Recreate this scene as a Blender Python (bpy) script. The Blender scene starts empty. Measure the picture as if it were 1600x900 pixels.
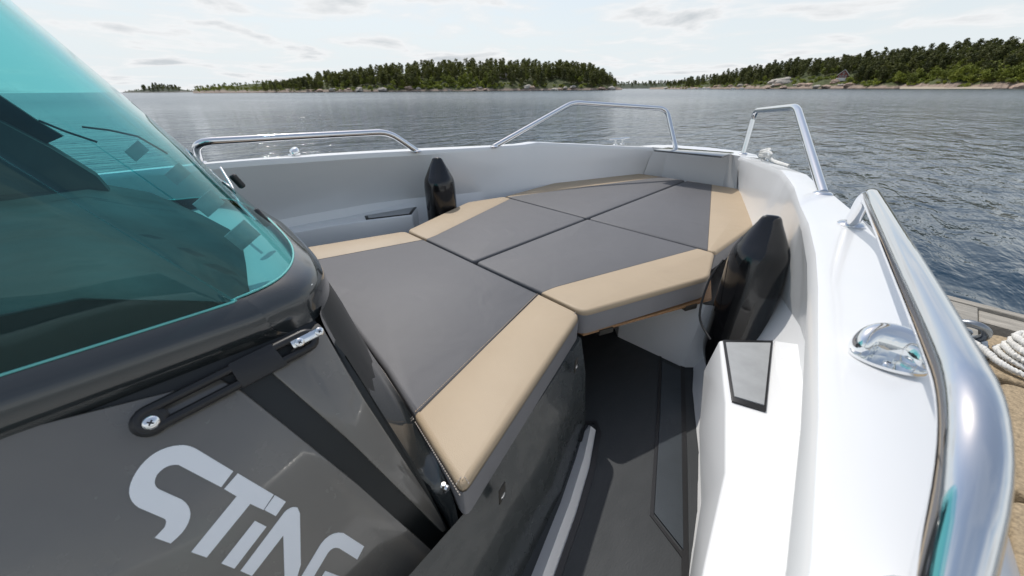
import bpy, bmesh, math, random
from mathutils import Vector, Matrix, noise
from mathutils.geometry import tessellate_polygon
random.seed(7)
R = math.radians
S = bpy.context.scene
COL = S.collection

# ------------------------------------------------------------------ camera
W = 1.35                      # height of the camera above the water
F, HY = 560.0, 139.4          # focal length and horizon row of a 1600 px wide picture
pitch = math.atan((450 - HY) / F); yaw = R(45.7); roll = R(0.43)
FW = Vector((-math.sin(yaw) * math.cos(pitch), math.cos(yaw) * math.cos(pitch), -math.sin(pitch)))
RT0 = Vector((math.cos(yaw), math.sin(yaw), 0)); UP0 = RT0.cross(FW)
RT = math.cos(roll) * RT0 - math.sin(roll) * UP0
UP = math.sin(roll) * RT0 + math.cos(roll) * UP0
cam_d = bpy.data.cameras.new('camera'); cam = bpy.data.objects.new('camera', cam_d); COL.objects.link(cam)
cam.matrix_world = Matrix(((RT.x, UP.x, -FW.x, 0), (RT.y, UP.y, -FW.y, 0), (RT.z, UP.z, -FW.z, W), (0, 0, 0, 1)))
cam_d.sensor_width = 36; cam_d.lens = F / 1600 * 36
cam_d.clip_start = 0.01; cam_d.clip_end = 9000
cam_d.dof.use_dof = True; cam_d.dof.focus_distance = 1.3; cam_d.dof.aperture_fstop = 5.0
S.camera = cam

# ------------------------------------------------------------------ sky and sun
SUN_AZ, SUN_EL = R(68), R(56)   # azimuth to port of the bow (+y), elevation
w = bpy.data.worlds.new('World'); S.world = w; w.use_nodes = True
nt = w.node_tree; nt.nodes.clear()
def nn(t, **k):
    n = nt.nodes.new(t)
    for a, b in k.items():
        try: setattr(n, a, b)
        except Exception: n.inputs[a].default_value = b
    return n
sky = nn('ShaderNodeTexSky', sky_type='NISHITA', sun_disc=False)
sky.sun_elevation = SUN_EL; sky.sun_rotation = -SUN_AZ; sky.air_density = 1.0; sky.dust_density = 1.6
bgs = nn('ShaderNodeBackground'); bgs.inputs[1].default_value = 0.125
nt.links.new(sky.outputs[0], bgs.inputs[0])
tc = nn('ShaderNodeTexCoord'); sep = nn('ShaderNodeSeparateXYZ'); nt.links.new(tc.outputs['Generated'], sep.inputs[0])
mx = nn('ShaderNodeMath', operation='MAXIMUM'); mx.inputs[1].default_value = 0.0; nt.links.new(sep.outputs[2], mx.inputs[0])
ad = nn('ShaderNodeMath', operation='ADD'); ad.inputs[1].default_value = 0.10; nt.links.new(mx.outputs[0], ad.inputs[0])
dx = nn('ShaderNodeMath', operation='DIVIDE'); dy = nn('ShaderNodeMath', operation='DIVIDE')
nt.links.new(sep.outputs[0], dx.inputs[0]); nt.links.new(ad.outputs[0], dx.inputs[1])
nt.links.new(sep.outputs[1], dy.inputs[0]); nt.links.new(ad.outputs[0], dy.inputs[1])
cmb = nn('ShaderNodeCombineXYZ'); nt.links.new(dx.outputs[0], cmb.inputs[0]); nt.links.new(dy.outputs[0], cmb.inputs[1])
n1 = nn('ShaderNodeTexNoise'); n1.inputs['Scale'].default_value = 0.9; n1.inputs['Detail'].default_value = 9; n1.inputs['Roughness'].default_value = 0.55; n1.inputs['Distortion'].default_value = 0.25
nt.links.new(cmb.outputs[0], n1.inputs['Vector'])
r1 = nn('ShaderNodeValToRGB'); r1.color_ramp.elements[0].position = 0.45; r1.color_ramp.elements[1].position = 0.58
nt.links.new(n1.outputs[0], r1.inputs[0])
# cloud colour: bright rims, greyer bellies where the cloud is thick
r2 = nn('ShaderNodeValToRGB'); cr = r2.color_ramp
cr.elements[0].position = 0.50; cr.elements[0].color = (0.86, 0.88, 0.89, 1)
cr.elements[1].position = 0.68; cr.elements[1].color = (0.62, 0.66, 0.69, 1)
e = cr.elements.new(0.555); e.color = (0.92, 0.93, 0.94, 1)
nt.links.new(n1.outputs[0], r2.inputs[0])
bgc = nn('ShaderNodeBackground'); nt.links.new(r2.outputs[0], bgc.inputs[0]); bgc.inputs[1].default_value = 0.86
# thin veil of high haze, denser to the horizon
veil = nn('ShaderNodeMapRange'); nt.links.new(sep.outputs[2], veil.inputs[0])
veil.inputs[1].default_value = 0.05; veil.inputs[2].default_value = 0.50; veil.inputs[3].default_value = 0.96; veil.inputs[4].default_value = 0.20
bgv = nn('ShaderNodeBackground'); bgv.inputs[0].default_value = (0.70, 0.755, 0.785, 1); bgv.inputs[1].default_value = 1.0
m1 = nn('ShaderNodeMixShader'); nt.links.new(veil.outputs[0], m1.inputs[0]); nt.links.new(bgs.outputs[0], m1.inputs[1]); nt.links.new(bgv.outputs[0], m1.inputs[2])
cf = nn('ShaderNodeMapRange'); nt.links.new(sep.outputs[2], cf.inputs[0]); cf.inputs[1].default_value = .20; cf.inputs[2].default_value = .55; cf.inputs[3].default_value = 1; cf.inputs[4].default_value = .12
cm = nn('ShaderNodeMath', operation='MULTIPLY'); nt.links.new(r1.outputs[0], cm.inputs[0]); nt.links.new(cf.outputs[0], cm.inputs[1])
m2 = nn('ShaderNodeMixShader'); nt.links.new(cm.outputs[0], m2.inputs[0]); nt.links.new(m1.outputs[0], m2.inputs[1]); nt.links.new(bgc.outputs[0], m2.inputs[2])
wo = nn('ShaderNodeOutputWorld'); nt.links.new(m2.outputs[0], wo.inputs[0])
sun_d = bpy.data.lights.new('sun', 'SUN'); sun = bpy.data.objects.new('sun', sun_d); COL.objects.link(sun)
sun_d.energy = 2.35; sun_d.angle = R(0.6); sun_d.color = (1.0, 0.955, 0.89)
sd = Vector((-math.sin(SUN_AZ) * math.cos(SUN_EL), math.cos(SUN_AZ) * math.cos(SUN_EL), math.sin(SUN_EL)))
sun.rotation_euler = sd.to_track_quat('Z', 'Y').to_euler()
S.view_settings.view_transform = 'Standard'; S.view_settings.look = 'None'
S.view_settings.exposure = 0.2; S.view_settings.gamma = 1.0
S.cycles.max_bounces = 10; S.cycles.transparent_max_bounces = 16; S.cycles.glossy_bounces = 6

# ------------------------------------------------------------------ survey helpers
# Boat axes: x to starboard, y to the bow, z up; the photographer stands at (0,0,W).
def ray(x, y): return FW * F + RT * (x - 800) + UP * (450 - y)
def lift(v): return Vector((v[0], v[1], v[2] + W))
def Z(x, y, z):
    r = ray(x, y); return r * (z / r.z)                       # z relative to the eye
def Pl(x, y, n, d):
    r = ray(x, y); return r * (d / r.dot(n))                   # point on plane n.p = d
CX = -1.12                                                     # centreline of the boat
def mir(v): return Vector((2 * CX - v[0], v[1], v[2]))

# ------------------------------------------------------------------ materials
MATS = {}
def mat(name, col, rough=0.5, metal=0.0, coat=0.0, bump=0.0, bscale=50, var=0.0, vscale=3, spec=0.5, rvar=0.0, detail=4, stretch=None, sheen=0, coords='Object', bdist=0.002):
    m = bpy.data.materials.new(name); m.use_nodes = True
    t = m.node_tree; b = t.nodes['Principled BSDF']
    b.inputs['Base Color'].default_value = (*col, 1); b.inputs['Roughness'].default_value = rough
    b.inputs['Metallic'].default_value = metal; b.inputs['Coat Weight'].default_value = coat; b.inputs['Coat Roughness'].default_value = 0.04
    b.inputs['Specular IOR Level'].default_value = spec
    tcn = t.nodes.new('ShaderNodeTexCoord'); src = tcn.outputs[coords]
    if stretch:
        mp = t.nodes.new('ShaderNodeMapping'); mp.inputs['Scale'].default_value = stretch; t.links.new(src, mp.inputs[0]); src = mp.outputs[0]
    if var:
        n = t.nodes.new('ShaderNodeTexNoise'); n.inputs['Scale'].default_value = vscale; n.inputs['Detail'].default_value = 6; n.inputs['Roughness'].default_value = 0.6; t.links.new(src, n.inputs['Vector'])
        mr = t.nodes.new('ShaderNodeMapRange'); mr.inputs[1].default_value = 0.3; mr.inputs[2].default_value = 0.7; mr.inputs[3].default_value = 1 - var; mr.inputs[4].default_value = 1 + var
        t.links.new(n.outputs[0], mr.inputs[0])
        mm = t.nodes.new('ShaderNodeVectorMath'); mm.operation = 'SCALE'; mm.inputs[0].default_value = col; t.links.new(mr.outputs[0], mm.inputs[3]); t.links.new(mm.outputs[0], b.inputs['Base Color'])
    if rvar:
        n = t.nodes.new('ShaderNodeTexNoise'); n.inputs['Scale'].default_value = vscale * 4; n.inputs['Detail'].default_value = 5; t.links.new(src, n.inputs['Vector'])
        mr = t.nodes.new('ShaderNodeMapRange'); mr.inputs[1].default_value = 0.35; mr.inputs[2].default_value = 0.7; mr.inputs[3].default_value = max(0, rough - rvar); mr.inputs[4].default_value = rough + rvar
        t.links.new(n.outputs[0], mr.inputs[0]); t.links.new(mr.outputs[0], b.inputs['Roughness'])
    if bump:
        n = t.nodes.new('ShaderNodeTexNoise'); n.inputs['Scale'].default_value = bscale; n.inputs['Detail'].default_value = detail; t.links.new(src, n.inputs['Vector'])
        bp = t.nodes.new('ShaderNodeBump'); bp.inputs['Strength'].default_value = bump; bp.inputs['Distance'].default_value = bdist
        t.links.new(n.outputs[0], bp.inputs['Height']); t.links.new(bp.outputs[0], b.inputs['Normal'])
    MATS[name] = m; return m
M_white = mat('white_gelcoat', (0.80, 0.805, 0.805), 0.26, coat=0.45)
M_grey = mat('grey_gelcoat', (0.160, 0.147, 0.126), 0.24, coat=0.9, var=0.05, vscale=6, rvar=0.06, bump=0.06, bscale=5, bdist=0.004)
M_dark = mat('dark_gelcoat', (0.026, 0.030, 0.031), 0.16, coat=0.8, var=0.05, rvar=0.05, bump=0.05, bscale=7, bdist=0.004)
M_base = mat('charcoal_gelcoat', (0.050, 0.056, 0.056), 0.28, coat=0.35, var=0.08, vscale=5, rvar=0.1)
M_floor = mat('foam_decking', (0.030, 0.034, 0.037), 0.6, var=0.06, vscale=5, bump=0.35, bscale=260, rvar=0.08, bdist=0.001, stretch=(1, 0.35, 1))
M_pad = mat('step_decking', (0.34, 0.35, 0.355), 0.6, var=0.08, vscale=22, bump=0.4, bscale=240, bdist=0.001)
M_rubber = mat('black_rubber', (0.012, 0.012, 0.013), 0.4, bump=0.1, bscale=80)
M_vgrey = mat('grey_vinyl', (0.128, 0.127, 0.132), 0.6, var=0.03, vscale=5, bump=0.6, bscale=420, bdist=0.0012, detail=3)
M_vside = mat('grey_vinyl_side', (0.22, 0.217, 0.225), 0.5, var=0.06, vscale=7, bump=0.4, bscale=420, bdist=0.001)
M_beige = mat('beige_vinyl', (0.43, 0.335, 0.225), 0.55, var=0.025, vscale=5, bump=0.5, bscale=420, bdist=0.0012, detail=3)
M_seam = mat('seam_thread', (0.03, 0.03, 0.033), 0.6)
M_stitch = mat('stitch_thread', (0.30, 0.27, 0.24), 0.7)
M_steel = mat('polished_steel', (0.76, 0.77, 0.78), 0.055, metal=1.0, rvar=0.03, vscale=14, bump=0.06, bscale=9, bdist=0.004)
M_chrome = mat('chrome', (0.85, 0.86, 0.86), 0.04, metal=1.0)
M_wood = mat('plywood', (0.34, 0.19, 0.09), 0.6, var=0.25, vscale=20, stretch=(1, 6, 6))
M_fender = mat('black_fender_vinyl', (0.005, 0.005, 0.006), 0.15, coat=0.3, bump=0.12, bscale=7, bdist=0.01, rvar=0.06, vscale=8)
M_rope = mat('white_rope', (0.72, 0.71, 0.67), 0.8, var=0.12, vscale=60, bump=0.5, bscale=300)
M_decal = mat('white_decal', (0.88, 0.89, 0.89), 0.4, coat=0.3)
M_strap = mat('webbing', (0.045, 0.040, 0.032), 0.7, bump=0.6, bscale=500)
M_dock = mat('weathered_timber', (0.34, 0.315, 0.27), 0.85, var=0.28, vscale=7, bump=0.8, bscale=24, stretch=(1, 7, 1), bdist=0.006)
M_mat = mat('brown_mat', (0.37, 0.285, 0.18), 0.9, var=0.35, vscale=110, bump=0.9, bscale=200, bdist=0.003)
M_galv = mat('galvanised_steel', (0.33, 0.35, 0.37), 0.38, metal=0.9, var=0.15, vscale=30, bump=0.2, bscale=60)
M_trunk = mat('bark', (0.10, 0.065, 0.045), 0.9)

def puff(m, sc, dist):
    t = m.node_tree; b = t.nodes['Principled BSDF']; prev = b.inputs['Normal'].links[0].from_socket
    tcn = t.nodes.new('ShaderNodeTexCoord'); n = t.nodes.new('ShaderNodeTexNoise'); n.inputs['Scale'].default_value = sc; n.inputs['Detail'].default_value = 2.5; n.inputs['Distortion'].default_value = .6
    t.links.new(tcn.outputs['Object'], n.inputs['Vector']); bp = t.nodes.new('ShaderNodeBump'); bp.inputs['Strength'].default_value = 1; bp.inputs['Distance'].default_value = dist
    t.links.new(n.outputs[0], bp.inputs['Height']); t.links.new(prev, bp.inputs['Normal']); t.links.new(bp.outputs[0], b.inputs['Normal'])
for m_ in (M_vgrey, M_beige): puff(m_, 6, .0045)
def glass_mat(name, tint, ior=1.5, rough=0.0):
    m = bpy.data.materials.new(name); m.use_nodes = True; t = m.node_tree; t.nodes.clear()
    tr = t.nodes.new('ShaderNodeBsdfTransparent'); tr.inputs[0].default_value = (*tint, 1)
    gl = t.nodes.new('ShaderNodeBsdfGlossy'); gl.inputs[0].default_value = (0.60, 0.97, 0.98, 1); gl.inputs[1].default_value = rough
    gcol = t.nodes.new('ShaderNodeMix'); gcol.data_type = 'RGBA'; gcol.inputs[6].default_value = (.60, .97, .98, 1); gcol.inputs[7].default_value = (1, 1, 1, 1); t.links.new(gcol.outputs[2], gl.inputs[0])
    lw_ = t.nodes.new('ShaderNodeLayerWeight'); lw_.inputs[0].default_value = .5
    pw = t.nodes.new('ShaderNodeMath'); pw.operation = 'POWER'; pw.inputs[1].default_value = 5.0; t.links.new(lw_.outputs['Facing'], pw.inputs[0])
    t.links.new(pw.outputs[0], gcol.inputs[0])
    fr = t.nodes.new('ShaderNodeMath'); fr.operation = 'MULTIPLY_ADD'; fr.inputs[1].default_value = .92; fr.inputs[2].default_value = .05; t.links.new(pw.outputs[0], fr.inputs[0])
    tcn = t.nodes.new('ShaderNodeTexCoord')
    n = t.nodes.new('ShaderNodeTexNoise'); n.inputs['Scale'].default_value = 2.2; n.inputs['Detail'].default_value = 2; t.links.new(tcn.outputs['Object'], n.inputs['Vector'])
    bp = t.nodes.new('ShaderNodeBump'); bp.inputs['Strength'].default_value = 0.35; bp.inputs['Distance'].default_value = 0.03
    t.links.new(n.outputs[0], bp.inputs['Height']); t.links.new(bp.outputs[0], gl.inputs['Normal'])
    mi = t.nodes.new('ShaderNodeMixShader'); o = t.nodes.new('ShaderNodeOutputMaterial')
    t.links.new(fr.outputs[0], mi.inputs[0]); t.links.new(tr.outputs[0], mi.inputs[1]); t.links.new(gl.outputs[0], mi.inputs[2]); t.links.new(mi.outputs[0], o.inputs[0])
    return m
M_glass = glass_mat('teal_tinted_glass', (0.43, 0.79, 0.80))
M_gedge = mat('glass_edge', (0.14, 0.50, 0.46), 0.15, coat=0.5)

# ------------------------------------------------------------------ mesh helpers
def add(name, bm, m, parent=None, smooth=True, angle=35):
    me = bpy.data.meshes.new(name)
    bmesh.ops.recalc_face_normals(bm, faces=bm.faces)
    bm.to_mesh(me); bm.free()
    for mm in (m if isinstance(m, (list, tuple)) else [m]): me.materials.append(mm)
    if smooth:
        for p in me.polygons: p.use_smooth = True
        me.set_sharp_from_angle(angle=R(angle))
    o = bpy.data.objects.new(name, me); COL.objects.link(o)
    if parent: o.parent = parent; o.matrix_parent_inverse = parent.matrix_world.inverted() if False else Matrix.Translation(-parent.location)
    return o
def tag(o, label=None, cat=None, group=None, kind=None):
    if label: o['label'] = label
    if cat: o['category'] = cat
    if group: o['group'] = group
    if kind: o['kind'] = kind
    return o
def thing(name, loc, label, cat, group=None):
    o = bpy.data.objects.new(name, None); COL.objects.link(o); o.location = loc; o.empty_display_size = 0.1
    return tag(o, label, cat, group)

def poly_prism(bm, top, dz=None, bot=None, off=None):
    """closed prism from a list of top points; bottom = list, or top + off vector, or z drop"""
    tv = [bm.verts.new(p) for p in top]
    if bot is None:
        o = off if off is not None else Vector((0, 0, -dz)); bot = [Vector(p) + o for p in top]
    bv = [bm.verts.new(p) for p in bot]
    n = len(tv)
    bm.faces.new(tv); bm.faces.new(list(reversed(bv)))
    for i in range(n): bm.faces.new((tv[i], bv[i], bv[(i + 1) % n], tv[(i + 1) % n]))
    return tv, bv
def bevel_all(bm, off, seg=2, ang=25):
    es = [e for e in bm.edges if len(e.link_faces) == 2 and e.calc_face_angle(0) > R(ang)]
    bmesh.ops.bevel(bm, geom=es, offset=off, segments=seg, profile=0.5, affect='EDGES', clamp_overlap=True)
def prism(name, top, dz, m, parent, bev=0.004, seg=2, off=None, bot=None):
    bm = bmesh.new(); poly_prism(bm, top, dz, bot, off)
    bmesh.ops.recalc_face_normals(bm, faces=bm.faces)
    if bev: bevel_all(bm, bev, seg)
    return add(name, bm, m, parent)
def fillet(pts, r, seg=6):
    out = [Vector(pts[0])]
    for i in range(1, len(pts) - 1):
        a, b, c = Vector(pts[i - 1]), Vector(pts[i]), Vector(pts[i + 1])
        u, v = (a - b), (c - b); d = min(r, u.length * 0.48, v.length * 0.48)
        p, q = b + u.normalized() * d, b + v.normalized() * d
        for k in range(seg + 1):
            t = k / seg; out.append((1 - t) ** 2 * p + 2 * t * (1 - t) * b + t * t * q)
    out.append(Vector(pts[-1])); return out
def sweep(bm, pts, r, seg=20, cap=True, closed=False):
    pts = [Vector(p) for p in pts]; n = len(pts); rings = []
    rr = r if isinstance(r, (list, tuple)) else [r] * n
    def tan(i):
        a = pts[(i - 1) % n] if (closed or i > 0) else pts[i]; b = pts[(i + 1) % n] if (closed or i < n - 1) else pts[i]
        return (b - a).normalized()
    t = tan(0); u = t.orthogonal().normalized()
    for i in range(n):
        t2 = tan(i); u = (u - t2 * u.dot(t2)).normalized(); v = t2.cross(u)
        rings.append([bm.verts.new(pts[i] + (u * math.cos(2 * math.pi * k / seg) + v * math.sin(2 * math.pi * k / seg)) * rr[i]) for k in range(seg)])
    for i in range(n if closed else n - 1):
        A, B = rings[i], rings[(i + 1) % n]
        sh = 0
        if closed and i == n - 1:
            sh = min(range(seg), key=lambda s: (A[0].co - B[s].co).length)
        for k in range(seg): bm.faces.new((A[k], A[(k + 1) % seg], B[(k + 1 + sh) % seg], B[(k + sh) % seg]))
    if cap and not closed:
        bm.faces.new(list(reversed(rings[0]))); bm.faces.new(rings[-1])
def tube(name, pts, r, m, parent, seg=20, fil=None, closed=False):
    bm = bmesh.new(); p = fillet(pts, fil, 8) if fil else pts
    sweep(bm, p, r, seg, closed=closed); return add(name, bm, m, parent, angle=60)
def lathe(bm, c, axis, prof, seg=28):
    axis = Vector(axis).normalized(); u = axis.orthogonal().normalized(); v = axis.cross(u); rings = []
    for r, h in prof:
        rings.append([bm.verts.new(Vector(c) + axis * h + (u * math.cos(2 * math.pi * k / seg) + v * math.sin(2 * math.pi * k / seg)) * max(r, 1e-4)) for k in range(seg)])
    for A, B in zip(rings, rings[1:]):
        for k in range(seg): bm.faces.new((A[k], A[(k + 1) % seg], B[(k + 1) % seg], B[k]))
    bm.faces.new(list(reversed(rings[0]))); bm.faces.new(rings[-1])
def lerp_tab(tab, y, c):
    if y <= tab[0][0]: return tab[0][c]
    for a, b in zip(tab, tab[1:]):
        if y <= b[0]:
            t = (y - a[0]) / (b[0] - a[0]); return a[c] + (b[c] - a[c]) * t
    return tab[-1][c]
def catmull(pts, n=6):
    P = [Vector(p) for p in pts]; out = []
    for i in range(len(P) - 1):
        p0 = P[max(i - 1, 0)]; p1 = P[i]; p2 = P[i + 1]; p3 = P[min(i + 2, len(P) - 1)]
        for k in range(n):
            t = k / n
            out.append(0.5 * ((2 * p1) + (-p0 + p2) * t + (2 * p0 - 5 * p1 + 4 * p2 - p3) * t * t + (-p0 + 3 * p1 - 3 * p2 + p3) * t ** 3))
    out.append(P[-1]); return out
def screw(name, c, nrm, r, parent, m=None):
    bm = bmesh.new(); nrm = Vector(nrm).normalized(); c = Vector(c)
    lathe(bm, c, nrm, [(r, -0.002), (r, r * 0.15), (r * 0.85, r * 0.35), (r * 0.5, r * 0.5)], 20)
    o = add(name, bm, m or M_chrome, parent)
    u = nrm.orthogonal().normalized(); v = nrm.cross(u); bm = bmesh.new()
    for a, b in ((u, v), (v, u)):
        q = [c + nrm * r * 0.53 + a * s * r * 0.42 + b * k * r * 0.11 for s, k in ((-1, -1), (1, -1), (1, 1), (-1, 1))]
        if a is v: q = [p + nrm * 0.0002 for p in q]
        poly_prism(bm, q, off=nrm * -0.001)
    add('cross_slot', bm, M_rubber, o, smooth=False); return o

# ================================================================== BOAT
boat = thing('motorboat', (CX, 1.0, W - 1.3), 'white and charcoal open motorboat with cushioned bow and teal windscreen', 'boat')
def L(p): return lift(p)
# y, outer half width, inner-top half width, z of the gunwale, half width at cushion height, half width at floor
ST = [(-1.6, 1.28, 1.195, -.290, 1.25, 1.16), (.0, 1.28, 1.19, -.300, 1.25, 1.15), (.25, 1.275, 1.171, -.300, 1.25, 1.14), (.42, 1.265, 1.150, -.303, 1.25, 1.13), (.6, 1.255, 1.124, -.310, 1.238, 1.115), (.8, 1.24, 1.095, -.316, 1.212, 1.06), (1.0, 1.215, 1.062, -.323, 1.183, .985),
      (1.28, 1.175, 1.005, -.334, 1.09, .85), (1.5, 1.125, .948, -.342, .975, .77), (1.85, 1.01, .865, -.352, .85, .66), (2.02, .935, .81, -.352, .785, .60), (2.12, .885, .765, -.342, .745, .57),
      (2.5, .735, .61, -.378, .60, .45), (2.88, .565, .435, -.415, .455, .34), (3.07, .45, .325, -.43, .375, .27)]
def station(y): return [lerp_tab(ST, y, c) for c in range(1, 6)]
ys = sorted(set([round(s[0], 3) for s in ST] + [round(-1.6 + .1 * k, 3) for k in range(47)]))
ys = [y for y in ys if y <= 3.07]
def section(y, sg):
    wo_, wi, zg, wc, wf = station(y)
    f = 0.014; nr_ = max(0, min(1, (1.9 - y) / .8))
    pts = [(wo_ - .22 - .1 * max(0, y - 1.5), -W - .25), (wo_ + .01, -.75), (wo_ + .034 * nr_, -.42 - .1 * max(0, y - 1.5)), (wo_ + .036 * nr_ + .004, zg - .045), (wo_ + .022 * nr_, zg - .026), (wo_ - .022, zg - .005),
           (wi + f + .012, zg), (wi + f * .45, zg - .003), (wi + .002, zg - .012), (wi - .001, zg - .03), (wi * .5 + wc * .5, (zg - .65) / 2), (wc, -.65), ((wc + wf) / 2, -.9), (wf, -1.10)]
    return [Vector((CX + sg * a, y, b)) for a, b in pts]
bm = bmesh.new()
for sg in (1, -1):
    rows = [[bm.verts.new(L(p)) for p in section(y, sg)] for y in ys]
    for A, B in zip(rows, rows[1:]):
        for k in range(len(A) - 1): bm.faces.new((A[k], A[k + 1], B[k + 1], B[k]))
    if sg == 1: s_end = [v.co.copy() for v in rows[-1]]
    else: p_end = [v.co.copy() for v in rows[-1]]
# blunt bow: gunwale top, inner cross wall and stem
tops = [CX + .45, CX + .40, CX + .27, CX, CX - .27, CX - .40, CX - .45]; yo = [3.07, 3.22, 3.33, 3.37, 3.33, 3.22, 3.07]
outer = [Vector((x, y, -.433)) for x, y in zip(tops, yo)]
inner = [Vector((CX + .325, 3.07, -.431)), Vector((CX + .236, 3.163, -.440)), Vector((CX + .12, 3.17, -.455)), Vector((CX, 3.17, -.455)), Vector((CX - .12, 3.17, -.455)), Vector((CX - .236, 3.163, -.440)), Vector((CX - .325, 3.07, -.431))]
vo = [bm.verts.new(L(p)) for p in outer]; vi = [bm.verts.new(L(p)) for p in inner]
vb = [bm.verts.new(L(Vector((CX + (.40 if i == 0 else -.40) if i in (0, 6) else p.x * 1.08 - CX * .08, p.y + (.0 if i in (0, 6) else -.005), -.80)))) for i, p in enumerate(inner)]
vh = [bm.verts.new(L(Vector((CX + (p.x - CX) * .5, p.y - .35, -W - .25)))) for p in outer]
vo2 = [bm.verts.new(L(p + Vector((0, 0.004, -.04)))) for p in outer]
for i in range(6):
    bm.faces.new((vo[i], vo[i + 1], vi[i + 1], vi[i])); bm.faces.new((vi[i], vi[i + 1], vb[i + 1], vb[i]))
    bm.faces.new((vo[i], vo2[i], vo2[i + 1], vo[i + 1])); bm.faces.new((vo2[i], vh[i], vh[i + 1], vo2[i + 1]))
hull = add('hull', bm, M_white, boat, angle=22)
# crease facet of the inner liner beside the anchor locker
for sg in (1, -1):
    a = [Vector((CX + sg * .44, 2.86, -.42)), Vector((CX + sg * .325, 3.07, -.431)), Vector((CX + sg * .375, 3.06, -.68)), Vector((CX + sg * .455, 2.86, -.68))]

# floor and its inlaid panel
ZF = -1.08
fp = [Vector((CX + 1.2, -1.6, ZF)), Vector((CX + 1.2, .6, ZF)), Vector((CX + 1.05, 1.1, ZF)), Vector((CX + .9, 1.5, ZF)), Vector((CX + .6, 2.0, ZF)), Vector((CX - .6, 2.0, ZF)), Vector((CX - .77, 1.4, ZF)), Vector((CX - 1.1, .6, ZF)), Vector((CX - 1.13, -1.6, ZF))]
prism('floor', [L(p) for p in fp], .03, M_floor, boat, bev=0)
def ring(name, poly, wd, z, h, m, parent):
    """flat band following an open polyline on the floor"""
    bm = bmesh.new(); P = [Vector((p.x, p.y, z)) for p in poly]
    Lf, Rg = [], []
    for i, p in enumerate(P):
        a = P[max(i - 1, 0)]; b = P[min(i + 1, len(P) - 1)]; t = (b - a).normalized(); n = Vector((-t.y, t.x, 0)) * wd / 2
        Lf.append(p + n); Rg.append(p - n)
    poly_prism(bm, [L(q) for q in Lf + Rg[::-1]], h); return add(name, bm, m, parent, smooth=False)
ring('floor_gasket', [Z(1032, 555, ZF), Z(1029, 640, ZF), Z(1018, 806, ZF), Z(1070, 874, ZF)], .010, ZF + .003, .004, M_rubber, boat)
ring('floor_gasket', [Z(1066, 560, ZF), Z(1069, 720, ZF), Z(1071, 1000, ZF)], .016, ZF + .004, .006, M_rubber, boat)
ring('floor_gasket', [Z(965, 524, ZF), Z(1000, 540, ZF), Z(1066, 572, ZF)], .010, ZF + .005, .006, M_rubber, boat)
ip = [Z(1034, 566, ZF), Z(1063, 580, ZF), Z(1065, 720, ZF), Z(1067, 860, ZF), Z(1022, 803, ZF), Z(1031, 650, ZF)]
prism('floor_inlay', [L(p + Vector((0, 0, .006))) for p in ip], .006, mat('slate_decking', (0.035, 0.044, 0.052), 0.42, var=0.15, vscale=8, bump=.3, bscale=240, bdist=.001), boat, bev=0)

# seat base under the aft cushion
tb = -.745
b_top = [Z(727, 800, tb), Z(820, 660, tb), Z(908, 528, tb), Vector((CX, .875, tb)), mir(Z(908, 528, tb)), mir(Z(820, 660, tb)), mir(Z(727, 800, tb))]
lip = [Z(722, 897, -.865), Z(834, 733, -.865), Z(914, 575, -.865)]
foot = [Z(790, 960, ZF - .01), Z(880, 770, ZF - .01), Z(914, 668, ZF - .01)]
bm = bmesh.new()
def strip(bm, rows):
    vr = [[bm.verts.new(L(p)) for p in r] for r in rows]
    for A, B in zip(vr, vr[1:]):
        for k in range(len(A) - 1): bm.faces.new((A[k], A[k + 1], B[k + 1], B[k]))
    return vr
def ext(r, dn):   # round the aft base forward into the footwell
    return [r[0] + Vector((.05, -.5, 0))] + r
lip_o = [p + Vector((.006, -.004, -.008)) for p in lip]
strip(bm, [[b_top[0] + Vector((.06, -.5, 0)), b_top[0], b_top[1], b_top[2], Vector((CX + .2, .95, tb))],
           [lip[0] + Vector((.06, -.5, 0)), lip[0], lip[1], lip[2], Vector((CX + .2, 1.05, -.865))],
           [lip_o[0] + Vector((.06, -.5, 0)), lip_o[0], lip_o[1], lip_o[2], Vector((CX + .2, 1.05, -.873))],
           [foot[0] + Vector((.06, -.5, 0)), foot[0], foot[1], foot[2], Vector((CX + .2, 1.08, ZF))]])
bmesh.ops.bevel(bm, geom=[e for e in bm.edges if len(e.link_faces) == 2 and e.calc_face_angle(0) > .3], offset=.004, segments=2, profile=.5, affect='EDGES')
seat_base = add('seat_base', bm, M_base, boat, angle=30)
bm = bmesh.new(); poly_prism(bm, [L(p) for p in [b_top[0], b_top[1], b_top[2], b_top[3], b_top[4], b_top[5], b_top[6], Vector((CX - .74, .3, tb)), Vector((CX + .74, .3, tb))][:7]], .02)
add('seat_top', bm, M_base, seat_base, smooth=False)

# moulded kick bar on the floor
bl = [Z(911, 677, ZF), Z(900, 715, ZF), Z(876, 785, ZF), Z(830, 900, ZF), Z(800, 985, ZF)]
br = [Z(931, 672, ZF), Z(921, 730, ZF), Z(901, 800, ZF), Z(866, 900, ZF), Z(840, 985, ZF)]
tip = Z(920, 664, ZF)
bm = bmesh.new()
mid = [(a * .45 + b * .55) + Vector((0, 0, .028)) for a, b in zip(bl, br)]
v1 = [bm.verts.new(L(p)) for p in bl]; v2 = [bm.verts.new(L(p)) for p in mid]; v3 = [bm.verts.new(L(p)) for p in br]; tv = bm.verts.new(L(tip))
for k in range(4):
    bm.faces.new((v1[k], v2[k], v2[k + 1], v1[k + 1])); bm.faces.new((v2[k], v3[k], v3[k + 1], v2[k + 1]))
bm.faces.new((v1[0], v2[0], tv)); bm.faces.new((v2[0], v3[0], tv))
add('kick_bar', bm, mat('light_grey_gelcoat', (.74, .74, .74), .35, coat=.3, var=.04), boat, smooth=False)
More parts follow.
